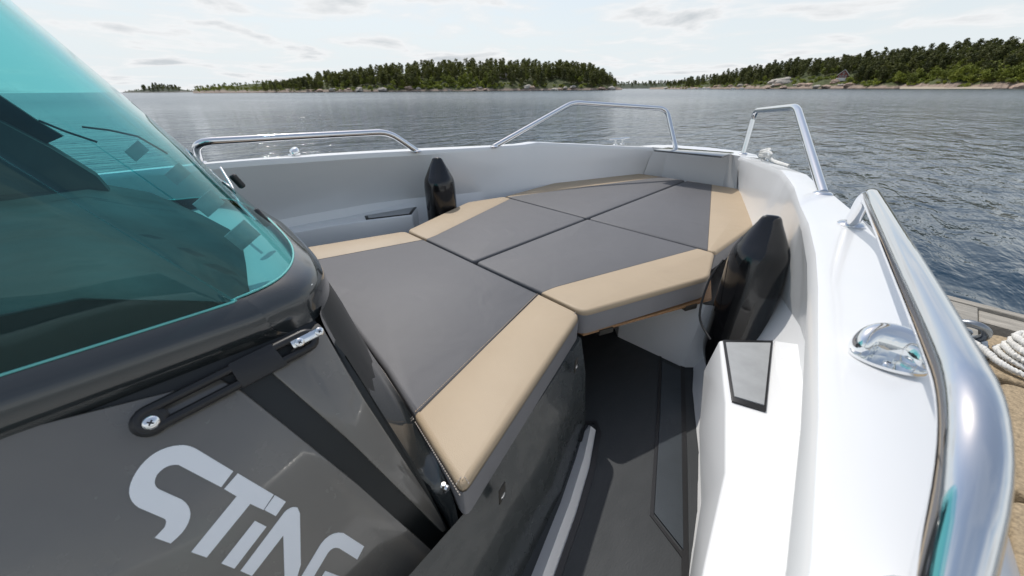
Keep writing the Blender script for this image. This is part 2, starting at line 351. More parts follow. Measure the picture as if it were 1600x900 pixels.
ring('kick_bar_gasket', [p + Vector((0, 0, 0)) for p in [Z(906, 690, ZF), Z(913, 662, ZF), Z(930, 661, ZF), Z(936, 676, ZF), Z(926, 732, ZF), Z(906, 802, ZF), Z(871, 902, ZF), Z(845, 990, ZF)]], .016, ZF + .005, .007, M_rubber, boat)

# forward locker wall under the bow cushions, and the plywood leaves that carry them
lw = [Z(965, 526, ZF), Z(1067, 574, ZF)]
bm = bmesh.new()
A, B = lw
C_ = Vector((B.x + .01, B.y + .02, -.76)); D_ = Vector((A.x - .02, A.y + .02, -.76))
D0 = Vector((CX + .22, 1.62, ZF)); D1 = Vector((CX + .22, 1.62, -.76))
strip(bm, [[D1, D_, C_, C_ + Vector((.09, .06, 0))], [D0, A, B, B + Vector((.06, .06, 0))]])
add('locker_front', bm, M_white, boat, angle=20)
bm = bmesh.new(); poly_prism(bm, [L(p) for p in (Z(912, 521, -.75), Z(1112, 466, -.75), Vector((CX + .68, 1.75, -.75)), Vector((CX - .68, 1.75, -.75)), mir(Z(1112, 466, -.75)), mir(Z(912, 521, -.75)))], .011)
ply = add('plywood_leaf', bm, M_wood, boat, smooth=False)
for px in ((947, 513), (1080, 476)):
    p = Z(px[0], px[1], -.755); d = (Z(1112, 466, -.75) - Z(912, 521, -.75)).normalized(); n = Vector((d.y, -d.x, 0))
    prism('leaf_bracket', [L(p + d * a + n * b) for a, b in ((-.03, -.02), (.03, -.02), (.03, .006), (-.03, .006))], .022, M_strap, ply, bev=.003)

# moulded side steps with grip pads
ZB = -.70
def step(flip):
    T = (lambda p: L(mir(p))) if flip else (lambda p: L(p))
    top = [Z(1124, 531, ZB), Z(1209, 533, ZB), Vector((CX + 1.19, Z(1209, 533, ZB).y - .02, ZB)), Vector((CX + 1.235, .8, ZB)), Vector((CX + 1.26, .30, ZB)), Z(1085, 960, ZB), Z(1102, 876, ZB), Z(1134, 737, ZB), Z(1134, 628, ZB)]
    bot = [Vector((p.x, p.y, 0)) for p in top]
    low = [top[0] + Vector((-.015, 0, -.14)), top[1] + Vector((0, 0, -.14)), top[2] + Vector((0, 0, -.14)), top[3] + Vector((0, 0, -.14)), top[4] + Vector((0, 0, -.14)), top[5] + Vector((.012, -.03, -.14)), top[6] + Vector((.004, -.02, -.14)), top[7] + Vector((-.018, 0, -.14)), top[8] + Vector((-.035, 0, -.14))]
    bm = bmesh.new(); poly_prism(bm, [T(p) for p in top], bot=[T(p) for p in low]); bmesh.ops.recalc_face_normals(bm, faces=bm.faces); bevel_all(bm, .008, 3)
    st = add('side_step', bm, M_white, boat, angle=30)
    # sunk pocket between the pad and the side
    q = [Z(1211, 533, ZB + .003), Vector((CX + 1.19, Z(1277, 565, ZB).y - .02, ZB + .07)), Vector((CX + 1.235, Z(1265, 680, ZB).y - .03, ZB + .006)), Z(1213, 648, ZB - .004)]
    prism('step_wedge', [T(p) for p in q], .03, M_white, st, bev=0)
    pad = [Z(1129, 533, ZB), Z(1207, 534, ZB), Z(1196, 645, ZB), Z(1143, 629, ZB)]
    c = sum(pad, Vector()) / 4
    prism('pad_border', [T(p + Vector((0, 0, .006))) for p in pad], .006, M_rubber, st, bev=.0015)
    prism('grip_pad', [T(c + (p - c) * .885 + Vector((0, 0, .009))) for p in pad], .006, M_pad, st, bev=.0015)
    return st
step(False); step(True)

# anchor locker lid at the bow
lid = [Z(1022, 234, -.42), Z(1043, 230, -.42), Z(1147, 238, -.42), Z(1128, 244, -.42)]
prism('anchor_locker_lid', [L(p) for p in lid], .012, mat('smoked_lid', (.06, .066, .07), .12, coat=1), boat, bev=.002)

# stainless rails
def rail(pts, r=.0165):
    o = tube('rail', [L(p) for p in pts], r, M_steel, boat, 28, fil=.07)
    for p, q in ((pts[0], pts[1]), (pts[-1], pts[-2])):
        bm = bmesh.new(); n = Vector((0, 0, 1)); p = L(p)
        lathe(bm, p + Vector((0, 0, -.004)), n, [(.030, 0), (.031, .004), (.027, .008), (.020, .011)], 28)
        add('rail_foot', bm, M_steel, o)
    return o
sf = Z(1330, 350, -.335)
rail([sf, Z(1358, 300, -.215), Z(1460, 500, -.203), Z(1539, 670, -.198), Z(1466, 990, -.300)], .0168)
pf = Z(651, 236, -.335)
rail([pf, Z(607, 206, -.215), Z(450, 214, -.205), Z(304, 222, -.197), Vector((2 * CX - .115, .19, -.302))], .0168)
rail([Z(1286, 302, -.352), Z(1245, 167, -.089), Z(1180, 173, -.146), Z(1161, 240, -.43)], .0168)
rail([Z(772, 229, -.352), Z(895, 160, -.092), Z(1042, 170, -.148), Z(1056, 232, -.43)], .0168)

# clam-shell vents on the gunwales
def vent(c, ang, m=M_chrome):
    e = Vector(c); ca, sa = math.cos(ang), math.sin(ang)
    def T(x, y, z): x, y, z = x * .78, y * .78, z * .9; return L(e + Vector((x * ca - y * sa, x * sa + y * ca, z)))
    bm = bmesh.new(); path = []; rr = []
    for i in range(25):
        a = math.pi * (-.10 + 1.20 * i / 24); path.append(T(.034 * math.cos(a), .030 * math.sin(a) + .004, .004)); rr.append(.004 + .0150 * math.sin(math.pi * i / 24) ** .55)
    sweep(bm, path, rr, 20)
    for v in bm.verts: v.co.z = L(e).z + .002 + max(0, (v.co.z - L(e).z)) * 1.75
    o = add('clamshell_vent', bm, m, boat, angle=80)
    bm = bmesh.new(); fl = []
    for i in range(30):
        a = 2 * math.pi * i / 30; yy = .050 * math.sin(a)
        if yy < 0: yy *= .62
        fl.append(T(.049 * math.cos(a), yy * .92 + .004, .003))
    poly_prism(bm, fl, .004); bevel_all(bm, .0012, 2); add('vent_flange', bm, m, o, angle=30)
    screw('screw', T(-.004, -.014, .004), (0, 0, 1), .0055, o)
    return o
vent(Z(1387, 566, -.308), R(14)); vent(mir(Z(1387, 566, -.308)), R(-10))

# cleats near the bow
def cleat(c, ang):
    c = Vector(c); u = Vector((math.cos(ang), math.sin(ang), 0)); bm = bmesh.new()
    sweep(bm, [L(c + u * t + Vector((0, 0, .042 + .004 * abs(t) / .1))) for t in (-.1, -.06, 0, .06, .1)], [.006, .009, .010, .009, .006], 14)
    o = add('cleat', bm, M_chrome, boat)
    for s in (-.035, .035):
        bm = bmesh.new(); lathe(bm, L(c + u * s), (0, 0, 1), [(.02, 0), (.02, .003), (.010, .008), (.008, .042)], 16); add('cleat_post', bm, M_chrome, o)
    return o
ca = (Vector((CX + .49, 2.95, 0)) - Vector((CX + .66, 2.5, 0)))
cleat(Vector((CX - .53, 2.86, -.408)), math.atan2(ca.y, -ca.x)); cl_s = Vector((CX + .545, 2.78, -.398)); cleat(cl_s, math.atan2(ca.y, ca.x))

# ------------------------------------------------------------------ console
def half(level, z): return [Vector((CX + a, b, z)) for a, b in level]
LV = [(-.300, [(.445, -1.4), (.445, -.10), (.43, .03), (.385, .115), (.25, .165), (0, .185)]),
      (-.312, [(.470, -1.4), (.470, -.10), (.455, .05), (.405, .145), (.27, .19), (0, .21)]),
      (-.335, [(.482, -1.4), (.480, -.10), (.468, .06), (.418, .158), (.28, .205), (0, .225)]),
      (-.362, [(.478, -1.4), (.475, -.10), (.462, .07), (.418, .155), (.28, .21), (0, .23)]),
      (-.380, [(.468, -1.4), (.466, -.10), (.460, .09), (.428, .150), (.29, .21), (0, .23)])]
LV2 = [(-.380, [(.466, -1.4), (.464, -.10), (.458, .09), (.426, .148), (.29, .208), (0, .228)]),
       (-.45, [(.512, -1.4), (.510, -.10), (.505, .128), (.480, .152), (.30, .225), (0, .25)]),
       (-.66, [(.640, -1.4), (.638, -.10), (.636, .160), (.618, .178), (.32, .265), (0, .295)]),
       (-.86, [(.758, -1.4), (.756, -.10), (.752, .170), (.734, .190), (.34, .275), (0, .305)]),
       (-1.09, [(.800, -1.4), (.798, -.10), (.792, .180), (.774, .200), (.36, .275), (0, .305)])]
def full(level, z, n=5):
    h = catmull(half(level, z), n); return h + [mir(p) for p in reversed(h[:-1])]
bm = bmesh.new(); strip(bm, [full(l, z, 6) for z, l in LV]); console = add('console', bm, M_dark, boat, angle=50)
bm = bmesh.new(); strip(bm, [full(l, z, 4) for z, l in LV2]); add('console_shell', bm, mat('groove_black', (.008, .010, .010), .4), console, angle=28)
# side plane of the console and its proud painted panels
SN = Vector((1, 0, .6)).normalized(); SD = (Vector((CX + .464, 0, -.38))).dot(SN)
def Q(x, y, o=.0): return Pl(x, y, SN, SD + o)
def side_plate(name, px, o, th, m, parent, bev=.003):
    return prism(name, [L(Q(x, y, o)) for x, y in px], None, m, parent, bev=bev, off=-SN * th)
side_plate('corner_panel', [(455, 548), (497, 503), (505, 512), (543, 579), (571, 625), (640, 730), (692, 808), (700, 828), (692, 834), (560, 703), (540, 684), (423, 582)], .012, .016, M_grey, console, .005)
side_plate('logo_panel', [(-260, 735), (0, 678), (200, 628), (345, 592), (372, 606), (450, 668), (560, 757), (700, 882), (716, 897), (760, 1050), (640, 1250), (-260, 1250)], .012, .016, M_grey, console, .005)
# rounded corner of the console between the side panels and the aft cushion
rg = [Q(500, 490), Q(508, 512), Q(543, 575), Q(571, 622), Q(640, 728), Q(692, 806), Q(703, 835), Q(722, 890)]
ed = [Z(514, 452, -.40), Z(524, 472, -.46), Z(560, 523, -.56), Z(600, 582, -.62), Z(655, 668, -.675), Z(697, 752, -.70), Z(716, 812, -.75), Z(722, 893, -.875)]
bm = bmesh.new(); rg, ed = catmull(rg, 4), catmull(ed, 4)
mdl = [(a + b) / 2 + Vector((.010, -.006, .006)) for a, b in zip(rg, ed)]
strip(bm, [rg, [a * .72 + m_ * .28 + Vector((.002, 0, .002)) for a, m_ in zip(rg, mdl)], mdl, [a * .4 + m_ * .6 for a, m_ in zip(ed, mdl)], ed, [a + Vector((0, .004, -.12)) for a in ed]])
add('console_corner', bm, M_dark, console, angle=60)
# lettering
def glyph(name, polys, mirr=None):
    bm = bmesh.new()
    for P in polys:
        q = []
        for x, y in P:
            p = L(Q(x, y, .0135))
            if not q or (p - q[-1]).length > 1e-4: q.append(p)
        a = [bm.verts.new(p) for p in q]; b = [bm.verts.new(p - SN * .0012) for p in q]
        for t3 in tessellate_polygon([q]): bm.faces.new([a[i] for i in t3])
        for i in range(len(a)): bm.faces.new((a[i], b[i], b[(i + 1) % len(a)], a[(i + 1) % len(a)]))
    return add(name, bm, M_decal, console, smooth=False)
def zz(pts): return [(x / 2.8125, 580 + y / 2.8125) for x, y in pts]
def arc(p0, c, p1, n=8): return [((1 - t) ** 2 * p0[0] + 2 * t * (1 - t) * c[0] + t * t * p1[0], (1 - t) ** 2 * p0[1] + 2 * t * (1 - t) * c[1] + t * t * p1[1]) for t in [k / n for k in range(n + 1)]]
Sg = arc((1025, 440), (1025, 440), (1025, 440), 1)[:1] + arc((868, 345), (830, 322), (790, 325), 5) + arc((790, 325), (670, 335), (600, 440), 8)[1:] + arc((600, 440), (530, 550), (610, 600), 8)[1:] + [(722, 648)] + arc((722, 648), (738, 655), (722, 688), 4)[1:] + [(680, 732), (750, 757)] + arc((750, 757), (800, 715), (815, 690), 3)[1:] + arc((815, 690), (865, 610), (800, 565), 7)[1:] + [(700, 520)] + arc((700, 520), (665, 500), (690, 455), 6)[1:] + arc((690, 455), (730, 405), (785, 412), 6)[1:] + [(972, 510)]
glyph('letter_s', [zz(Sg)])
glyph('letter_t', [zz([(1045, 449), (1203, 543), (1158, 610), (1100, 583), (908, 819), (840, 795), (1040, 550), (985, 518)])])
glyph('letter_i', [zz([(1208, 545), (1256, 574), (1212, 637), (1162, 610)]), zz([(1120, 658), (1171, 684), (1030, 868), (973, 845)])])
glyph('letter_n', [zz([(1057, 878), (1250, 620)] + arc((1250, 620), (1280, 590), (1308, 600), 5)[1:] + [(1318, 625), (1322, 850), (1290, 960), (1252, 960), (1245, 722), (1107, 900)])])
glyph('letter_g', [zz([(1290, 960), (1410, 760)] + arc((1410, 760), (1455, 700), (1510, 712), 5)[1:] + [(1600, 770), (1570, 828), (1490, 778)] + arc((1490, 778), (1462, 768), (1440, 800), 4)[1:] + [(1345, 960)]), zz([(1430, 878), (1500, 905), (1465, 960), (1380, 960)])])

# black strap latch on the console side
def loop_pts(a, b, hw, n=9):
    d = (b - a).normalized(); s = SN.cross(d).normalized(); out = []
    for k in range(n): t = -math.pi / 2 + math.pi * k / (n - 1); out.append(b + d * hw * math.cos(t) + s * hw * math.sin(t))
    for k in range(n): t = math.pi / 2 + math.pi * k / (n - 1); out.append(a + d * hw * math.cos(t) + s * hw * math.sin(t))
    return out
la, lb = Q(236, 655, .026), Q(478, 532, .026)
bm = bmesh.new(); sweep(bm, [L(p) for p in loop_pts(la, lb, .0135)], .0075, 14, closed=True); latch = add('latch_loop', bm, M_rubber, console)
dd = (lb - la).normalized(); ss = SN.cross(dd)
prism('latch_clip', [L(Q(405, 570, .034) + dd * a + ss * b) for a, b in ((-.035, -.022), (.035, -.022), (.03, .024), (-.035, .024))], None, M_rubber, latch, bev=.004, off=-SN * .02)
bm = bmesh.new(); lathe(bm, L(Q(236, 657, .018)), SN, [(.020, 0), (.021, .01), (.016, .014)], 24); add('latch_base', bm, M_rubber, latch)
screw('screw', L(Q(236, 660, .033)), SN, .0095, latch)
prism('latch_bracket', [L(Q(482, 527, .036) + dd * a + ss * b) for a, b in ((-.028, -.007), (.024, -.007), (.024, .008), (-.028, .008))], None, M_chrome, latch, bev=.003, off=-SN * .008)
screw('screw', L(Q(468, 535, .038)), SN, .0075, latch); screw('screw', L(Q(499, 518, .038)), SN, .0075, latch)

# windscreen glass
def glevel(z):
    k = (z + .30); wd = .447 - .13 * k - .10 * k * k; fr = .187 - .58 * k
    return half([(wd, -1.4), (wd - .0, fr - .31), (wd - .013, fr - .155), (wd - .06, fr - .07), (wd * .56, fr - .018), (0, fr)], z)
gl_rows = []
for k in range(15):
    z = -.30 + .65 * k / 14; h = catmull(glevel(z), 7); gl_rows.append(h + [mir(p) for p in reversed(h[:-1])])
bm = bmesh.new(); strip(bm, gl_rows); glass = add('windscreen', bm, M_glass, console, angle=80)
# ground bottom edge of the glass, a thin rounded bead
tube('glass_edge', [L(p + Vector((0, 0, .0))) for p in gl_rows[0]], .0020, M_gedge, glass, 8)
# dark interior below the glass: dash with a raised hood, tub and port side lining
M_int = mat('dark_interior', (.020, .030, .033), .6, var=.7, vscale=5, spec=.15)  # broad blotches in the colour imitate clouds reflected in the windscreen
M_int2 = mat('grey_interior', (.05, .06, .06), .7, var=.2, vscale=8, spec=.2)
bm = bmesh.new()
rows = []
for yy, zc in ((.115, -.34), (.095, -.305), (-.02, -.25), (-.12, -.205), (-.40, -.19), (-.55, -.24), (-.58, -.7), (-1.4, -.9)):
    rows.append([Vector((CX + a, yy - abs(a) * (.15 if yy > 0 else 0), zc - dz)) for a, dz in ((.44, .03 if zc > -.3 else 0), (.40, .01), (.2, 0), (0, 0), (-.2, 0), (-.40, .01), (-.44, .03 if zc > -.3 else 0))])
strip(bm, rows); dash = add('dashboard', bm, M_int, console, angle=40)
# see-through hinge plates on the front pane with black knobs outside
for (a, b) in (((225, 225), (268, 258)), ((296, 296), (348, 340)), ((372, 338), (404, 372))):
    pass
def on_x(x, y, X):
    r = ray(x, y); return r * (X / r.x)
for cx_, cy_, X, s in ((380, 368, -.84, 1.0), (327, 318, -.90, .9), (278, 272, -.97, .75), (214, 236, -1.03, .7)):
    c = on_x(cx_, cy_, X); u = (on_x(cx_ + 13 * s, cy_ + 11 * s, X) - c); v = (on_x(cx_ + 15 * s, cy_ - 13 * s, X) - c)
    prism('hinge_plate', [L(c + u * a + v * b) for a, b in ((-1, -1), (1, -1), (1, 1), (-1, 1))], None, M_galv, glass, bev=0, off=Vector((-.004, 0, 0)))
# pale surface added behind the front pane, imitating the bright hull seen through it
bm = bmesh.new(); strip(bm, [[Vector((CX + a, yy - abs(a) * .12, zz_)) for a in (.42, .3, .15, 0, -.15, -.3, -.42)] for yy, zz_ in ((.20, -.325), (.10, -.335), (.09, -.36))]); add('added_ledge', bm, mat('pale_fill', (.45, .48, .48), .4), console)
for P in ([(60, 188), (104, 206), (152, 222)], [(128, 198), (170, 203), (215, 213), (262, 240)]):
    tube('wiper_arm', [L(on_x(x, y, -1.32)) for x, y in P], .0025, M_rubber, glass, 6)
for i, (x, y, X, ln) in enumerate(((371, 283, -1.20, 13), (408, 340, -.98, 16))):
    c = on_x(x, y, X); u = on_x(x + ln * .7, y + ln * .75, X) - c
    bm = bmesh.new(); sweep(bm, [L(c - u), L(c - u * .8), L(c + u * .8), L(c + u)], [.006, .009, .009, .006], 12); kn = add('hinge_knob', bm, M_rubber, glass)
tube('stay_rod', [L(on_x(*p)) for p in ((345, 262, -1.3), (362, 290, -1.22), (374, 318, -1.14), (400, 345, -1.0))], .003, M_chrome, glass, 10, fil=.01)
# wheel-side dark shapes that read through the glass
hs = bmesh.new(); X = -1.42
for P, dxx in (([(-120, 60), (0, 150), (60, 190), (99, 213), (72, 225), (0, 188), (-120, 150)], .03),):
    poly_prism(hs, [L(on_x(x, y, X)) for x, y in P], off=Vector((-.02, 0, 0)))
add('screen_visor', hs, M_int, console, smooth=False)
hs = bmesh.new(); X = -1.38
poly_prism(hs, [L(on_x(x, y, X)) for x, y in [(-160, 130), (0, 190), (80, 232), (150, 275), (172, 300), (90, 316), (-160, 340)]], off=Vector((-.06, 0, 0)))
add('helm_hood', hs, M_int2, console, smooth=False)
# little twin pin beside the aft cushion and lower strap buckles
pc = Z(694, 762, -.66); bm = bmesh.new(); sweep(bm, [L(pc + Vector((0, 0, -.012))), L(pc + Vector((0, 0, .012)))], .004, 12); sweep(bm, [L(pc + Vector((-.006, .0, 0))), L(pc + Vector((.007, .004, 0)))], .006, 12); add('stud_pin', bm, M_chrome, console)

# ================================================================== CUSHIONS
ZC = -.65
def round_poly(P, rad, seg=4):
    """round polygon corners; returns points and, for each, the index of its following edge (or -1 inside an arc)"""
    out = []; n = len(P)
    for i in range(n):
        a, b, c = P[i - 1], P[i], P[(i + 1) % n]; r = rad[i]
        if r <= 0: out.append((b.copy(), i)); continue
        u, v = a - b, c - b; d = min(r, u.length * .45, v.length * .45); p, q = b + u.normalized() * d, b + v.normalized() * d
        for k in range(seg + 1):
            t = k / seg; out.append(((1 - t) ** 2 * p + 2 * t * (1 - t) * b + t * t * q, i if k == seg else -1 - i))
    return out
def pad_piece(name, P, radii, edge_r, m, parent, th=.09, crown=.003):
    """upholstered slab: P ccw outline (z=0), radii corner rounding, edge_r edge rounding per edge"""
    n = len(P)
    P = [Vector((p[0], p[1], 0)) for p in P]
    area = sum(P[i].x * P[(i + 1) % n].y - P[(i + 1) % n].x * P[i].y for i in range(n))
    if area < 0:
        P = P[::-1]; radii = radii[::-1]; edge_r = edge_r[::-1]; edge_r = edge_r[1:] + edge_r[:1]
    RP = round_poly(P, radii); pts = [p for p, _ in RP]; N = len(pts); er = []
    for i, (p, e) in enumerate(RP):
        if e >= 0: er.append(edge_r[e])
        else: er.append((edge_r[-1 - e - 1] + edge_r[-1 - e]) / 2 if False else min(edge_r[(-1 - e) - 1], edge_r[-1 - e]) * .5 + max(edge_r[(-1 - e) - 1], edge_r[-1 - e]) * .5)
    def inset(fr):
        out = []
        for i in range(N):
            a, b, c = pts[i - 1], pts[i], pts[(i + 1) % N]
            d1 = (b - a).normalized(); d2 = (c - b).normalized(); n1 = Vector((-d1.y, d1.x, 0)); n2 = Vector((-d2.y, d2.x, 0))
            o1, o2 = er[i - 1] * fr, er[i] * fr
            cr_ = d1.x * d2.y - d1.y * d2.x
            if abs(cr_) < .05: out.append(b + (n1 + n2).normalized() * (o1 + o2) / 2)
            else:
                p1 = b + n1 * o1; p2 = b + n2 * o2; w_ = p2 - p1; t = (w_.x * d2.y - w_.y * d2.x) / cr_
                t = max(-.04, min(.04, t)); out.append(p1 + d1 * t)
        return out
    bm = bmesh.new(); rows = []
    vr = [(er[i - 1] + er[i]) / 2 for i in range(N)]
    for fr, hf in ((.15, -th), (0, -th + .006), (0, -1), (.04, -.72), (.14, -.48), (.32, -.26), (.6, -.08), (1, 0)):
        ip_ = inset(fr)
        rows.append([bm.verts.new(L(Vector((q.x, q.y, ZC + (hf if hf <= -th + .007 and hf != -1 and abs(hf) < .5 and fr in (.15, 0) and hf < -.05 and hf != -.26 else hf * vr[i]))))) for i, q in enumerate(ip_)])
    c = sum(pts, Vector()) / N
    inner = inset(1)
    for A, B in zip(rows, rows[1:]):
        for k in range(N): bm.faces.new((A[k], A[(k + 1) % N], B[(k + 1) % N], B[k]))
    cv = bm.verts.new(L(Vector((c.x, c.y, ZC + .0006))))
    for k in range(N): bm.faces.new((rows[-1][k], rows[-1][(k + 1) % N], cv))
    bm.faces.new(rows[0][::-1])
    return add(name, bm, m, parent, angle=75)
def stitches(pts, parent, inset_=.006, m=M_stitch, step_=.0065, z=.0012, r=.0008):
    bm = bmesh.new(); P = [Vector((p[0], p[1], 0)) for p in pts]
    for a, b in zip(P, P[1:]):
        d = (b - a); ln = d.length; d.normalize(); t = .004
        while t < ln - .004:
            p = a + d * t; q = a + d * (t + .004); u = Vector((-d.y, d.x, 0)) * r
            poly_prism(bm, [L(Vector((v.x, v.y, ZC + z))) for v in (p + u, q + u, q - u, p - u)], .002); t += step_
    return tag(add('stitching', bm, m, parent, smooth=False), kind='stuff')
def seam_line(pts, parent, z=-.001, r=.0022, m=M_seam):
    return tube('welt', [L(Vector((p[0], p[1], ZC + z))) for p in pts], r, m, parent, 8)
def C(x, y): return Z(x, y, ZC)
g = .006
# measured outlines on the starboard half (port half mirrored)
aft_sp, aft_fs = C(722, 766), C(909, 488)
seam_y = (C(640, 366).y + C(744, 407).y + aft_fs.y) / 3
mid_y = 1.70
hwA = aft_fs.x - CX
def sec(label):
    return thing('bow_cushion', (CX, 1.2, W + ZC - .09), label, 'cushion', 'bow lounge cushions')
# aft cushion: grey middle, beige bands both sides
b_in0, b_in1 = C(846, 457), C(656, 643)
cA = sec('largest cushion, grey between two beige bands, against the dark console front')
yA = b_in0.y
fs = Vector((aft_fs.x, seam_y - g, 0)); bi0 = Vector((b_in0.x, seam_y - g, 0)); sp = Vector((aft_sp.x, aft_sp.y, 0)); bi1 = Vector((b_in1.x, b_in1.y, 0)); bi1.y = .243
cen = Vector((CX, .300, 0))
near_q = [bi1, Vector((CX + .355, .270, 0)), cen, mir(Vector((CX + .355, .270, 0))), mir(bi1)]
EO, ES = .014, .0022
pad_piece('grey_panel', [mir(bi0), mir(bi1)] + [Vector((p.x, p.y, 0)) for p in near_q[::-1][1:-1]] + [bi1, bi0], [0] * 7, [ES, EO, EO, EO, EO, ES, EO], M_vgrey, cA)
pad_piece('beige_panel', [bi0, bi1, sp, fs], [0, 0, .024, .034], [ES, EO, EO, EO], M_beige, cA)
pad_piece('beige_panel', [mir(p) for p in (bi0, bi1, sp, fs)], [0, 0, .024, .034], [ES, EO, EO, EO], M_beige, cA)
def inner_off(a, b, d):
    t = (Vector(b) - Vector(a)).normalized(); n = Vector((-t.y, t.x, 0)) * d; return [Vector(a) + n, Vector(b) + n]
seam_line([bi0 + Vector((0, -.012, 0)), bi1 + Vector((0, .012, 0))], cA); seam_line([mir(bi0), mir(bi1)], cA)
stitches(inner_off(bi0, bi1, -.005), cA, m=mat('tan_thread', (.42, .31, .21), .7)); 
# mid pair
sk = C(1109, 432); sfc = C(1108, 397); sk = Vector((sk.x, sk.y, 0)); sfc = Vector((CX + (CX - C(790, 305).x + sfc.x - CX) / 2, mid_y - g, 0)); mb0 = C(870, 446); 
def mids(flip):
    T = (lambda p: mir(Vector(p))) if flip else (lambda p: Vector(p))
    c = sec('grey cushion with beige outer band beside the port fender' if flip else 'grey cushion with wide beige band overhanging the open footwell')
    ctr_a = Vector((CX + g, seam_y + g, 0)); ctr_f = Vector((CX + g, mid_y - g, 0)); fs_ = Vector((aft_fs.x + .004, seam_y + g, 0))
    ba = Vector((C(846, 457).x, seam_y + g, 0)); bb = Vector((C(875, 444).x, seam_y + .07, 0)); bf = Vector((C(1090, 392).x - .01, mid_y - g, 0))
    pad_piece('grey_panel', [T(p) for p in (ctr_a, ba, bb, bf, ctr_f)], [.02, 0, .02, .0, .02], [EO * .8, ES, ES, EO * .8, EO * .8], M_vgrey, c)
    pad_piece('beige_panel', [T(p) for p in (ba, fs_, sk, sfc, bf, bb)], [0, .03, .03, .02, 0, .02], [EO * .8, EO, EO, EO * .8, ES, ES], M_beige, c)
    return c
mids(False); mids(True)
fr1 = C(1180, 350); fr2 = C(1163, 294); fr1 = Vector((fr1.x, fr1.y, 0)); fr2 = Vector((fr2.x, 3.05, 0)); fb0 = C(1112, 384); fb1 = C(1110, 289)
def fronts(flip):
    T = (lambda p: mir(Vector(p))) if flip else (lambda p: Vector(p))
    c = sec('foremost cushion on the port side, crossed by the thin rail shadow' if flip else 'foremost starboard cushion, beige band ending beside the big black fender')
    ctr_a = Vector((CX + g, mid_y + g, 0)); ctr_f = Vector((CX + g, 3.06, 0)); a = Vector((sfc.x, mid_y + g, 0)); ba = Vector((sfc.x - .035, mid_y + g, 0)); bf = Vector((fb1.x, 3.055, 0))
    pad_piece('grey_panel', [T(p) for p in (ctr_a, ba, bf, ctr_f)], [.02, 0, 0, .02], [EO * .8, ES, EO, EO * .8], M_vgrey, c)
    pad_piece('beige_panel', [T(p) for p in (ba, a, fr1, fr2, bf)], [0, .02, .04, .03, 0], [EO * .8, EO, EO, EO, ES], M_beige, c)
    return c
fronts(False); fronts(True)
# thread rows and grey side boxing on the near cushion
out_row = [Vector((p.x, p.y, 0)) for p in (fs, sp)]
stitches(inner_off(out_row[1], out_row[0], .017), cA, z=.0)
stitches(inner_off(bi1 + Vector((.0, .0, 0)), sp, .017), cA, z=.0)
nr = [sp, bi1, near_q[1], cen]
stitches([p + Vector((0, -.004, 0)) for p in nr], cA, z=-.016, r=.0012)
# hold-down straps with snap buttons
def strap(px, z0, ln, ang, parent):
    c = Z(px[0], px[1], z0); d = Vector((math.cos(ang), math.sin(ang), 0)); n = Vector((-d.y, d.x, 0)) * -1
    if n.x < 0: n = -n
    q = [c + d * a + Vector((0, 0, b)) for a, b in ((-.013, .02), (.013, .02), (.013, -ln), (-.013, -ln))]
    s = prism('strap', [L(p + n * .004) for p in q], None, M_strap, parent, bev=.001, off=-n * .003)
    bm = bmesh.new(); lathe(bm, L(c + n * .004 + Vector((0, 0, -.012))), n, [(.009, 0), (.009, .002), (.006, .004)], 20); add('snap_button', bm, M_chrome, s)
ang = math.atan2((fs - sp).y, (fs - sp).x)
strap((783, 768), -.765, .028, ang, cA); strap((899, 568), -.765, .03, ang, cA)
# boxing band: same slab sides are grey vinyl; wrap a thin skirt round the beige pieces
def skirt(pts, parent, zt=-.018, zb=-.092, o=.0015):
    bm = bmesh.new(); P = [Vector((p.x, p.y, 0)) for p in pts]; c = Vector((CX, 1.2, 0)); rows = [[], []]
    n = len(P); OP = []
    for i, p in enumerate(P):
        a = P[max(i - 1, 0)]; b = P[min(i + 1, n - 1)]; t = (b - a).normalized(); nrm = Vector((t.y, -t.x, 0)); OP.append(p + nrm * o)
    strip(bm, [[Vector((p.x, p.y, ZC + zt)) for p in OP], [Vector((p.x, p.y, ZC + zb)) for p in OP]])
    return add('boxing', bm, M_vside, parent)
def rp(P, r): return [p for p, _ in round_poly(P, r)]
k = rp([Vector((bi0.x, bi0.y, 0)), bi1, sp, fs], [.0, .0, .02, .03]); 
for flip in (False, True):
    T = (lambda p: mir(p)) if flip else (lambda p: p)
    o = skirt([T(p) for p in (k if not flip else k)][1:] if not flip else [T(p) for p in k[1:]][::-1], cA)
km = rp([Vector((C(846, 457).x, seam_y + g, 0)), Vector((aft_fs.x + .004, seam_y + g, 0)), sk, sfc, Vector((C(1090, 392).x - .01, mid_y - g, 0))], [0, .03, .03, .02, 0])
kf = rp([Vector((sfc.x - .035, mid_y + g, 0)), Vector((sfc.x, mid_y + g, 0)), fr1, fr2, Vector((fb1.x, 3.055, 0))], [0, .02, .04, .03, 0])
cs = [o for o in bpy.data.objects if o.name.startswith('bow_cushion')]
skirt(km, cs[1]); skirt([mir(p) for p in km][::-1], cs[2]); skirt(kf, cs[3]); skirt([mir(p) for p in kf][::-1], cs[4])

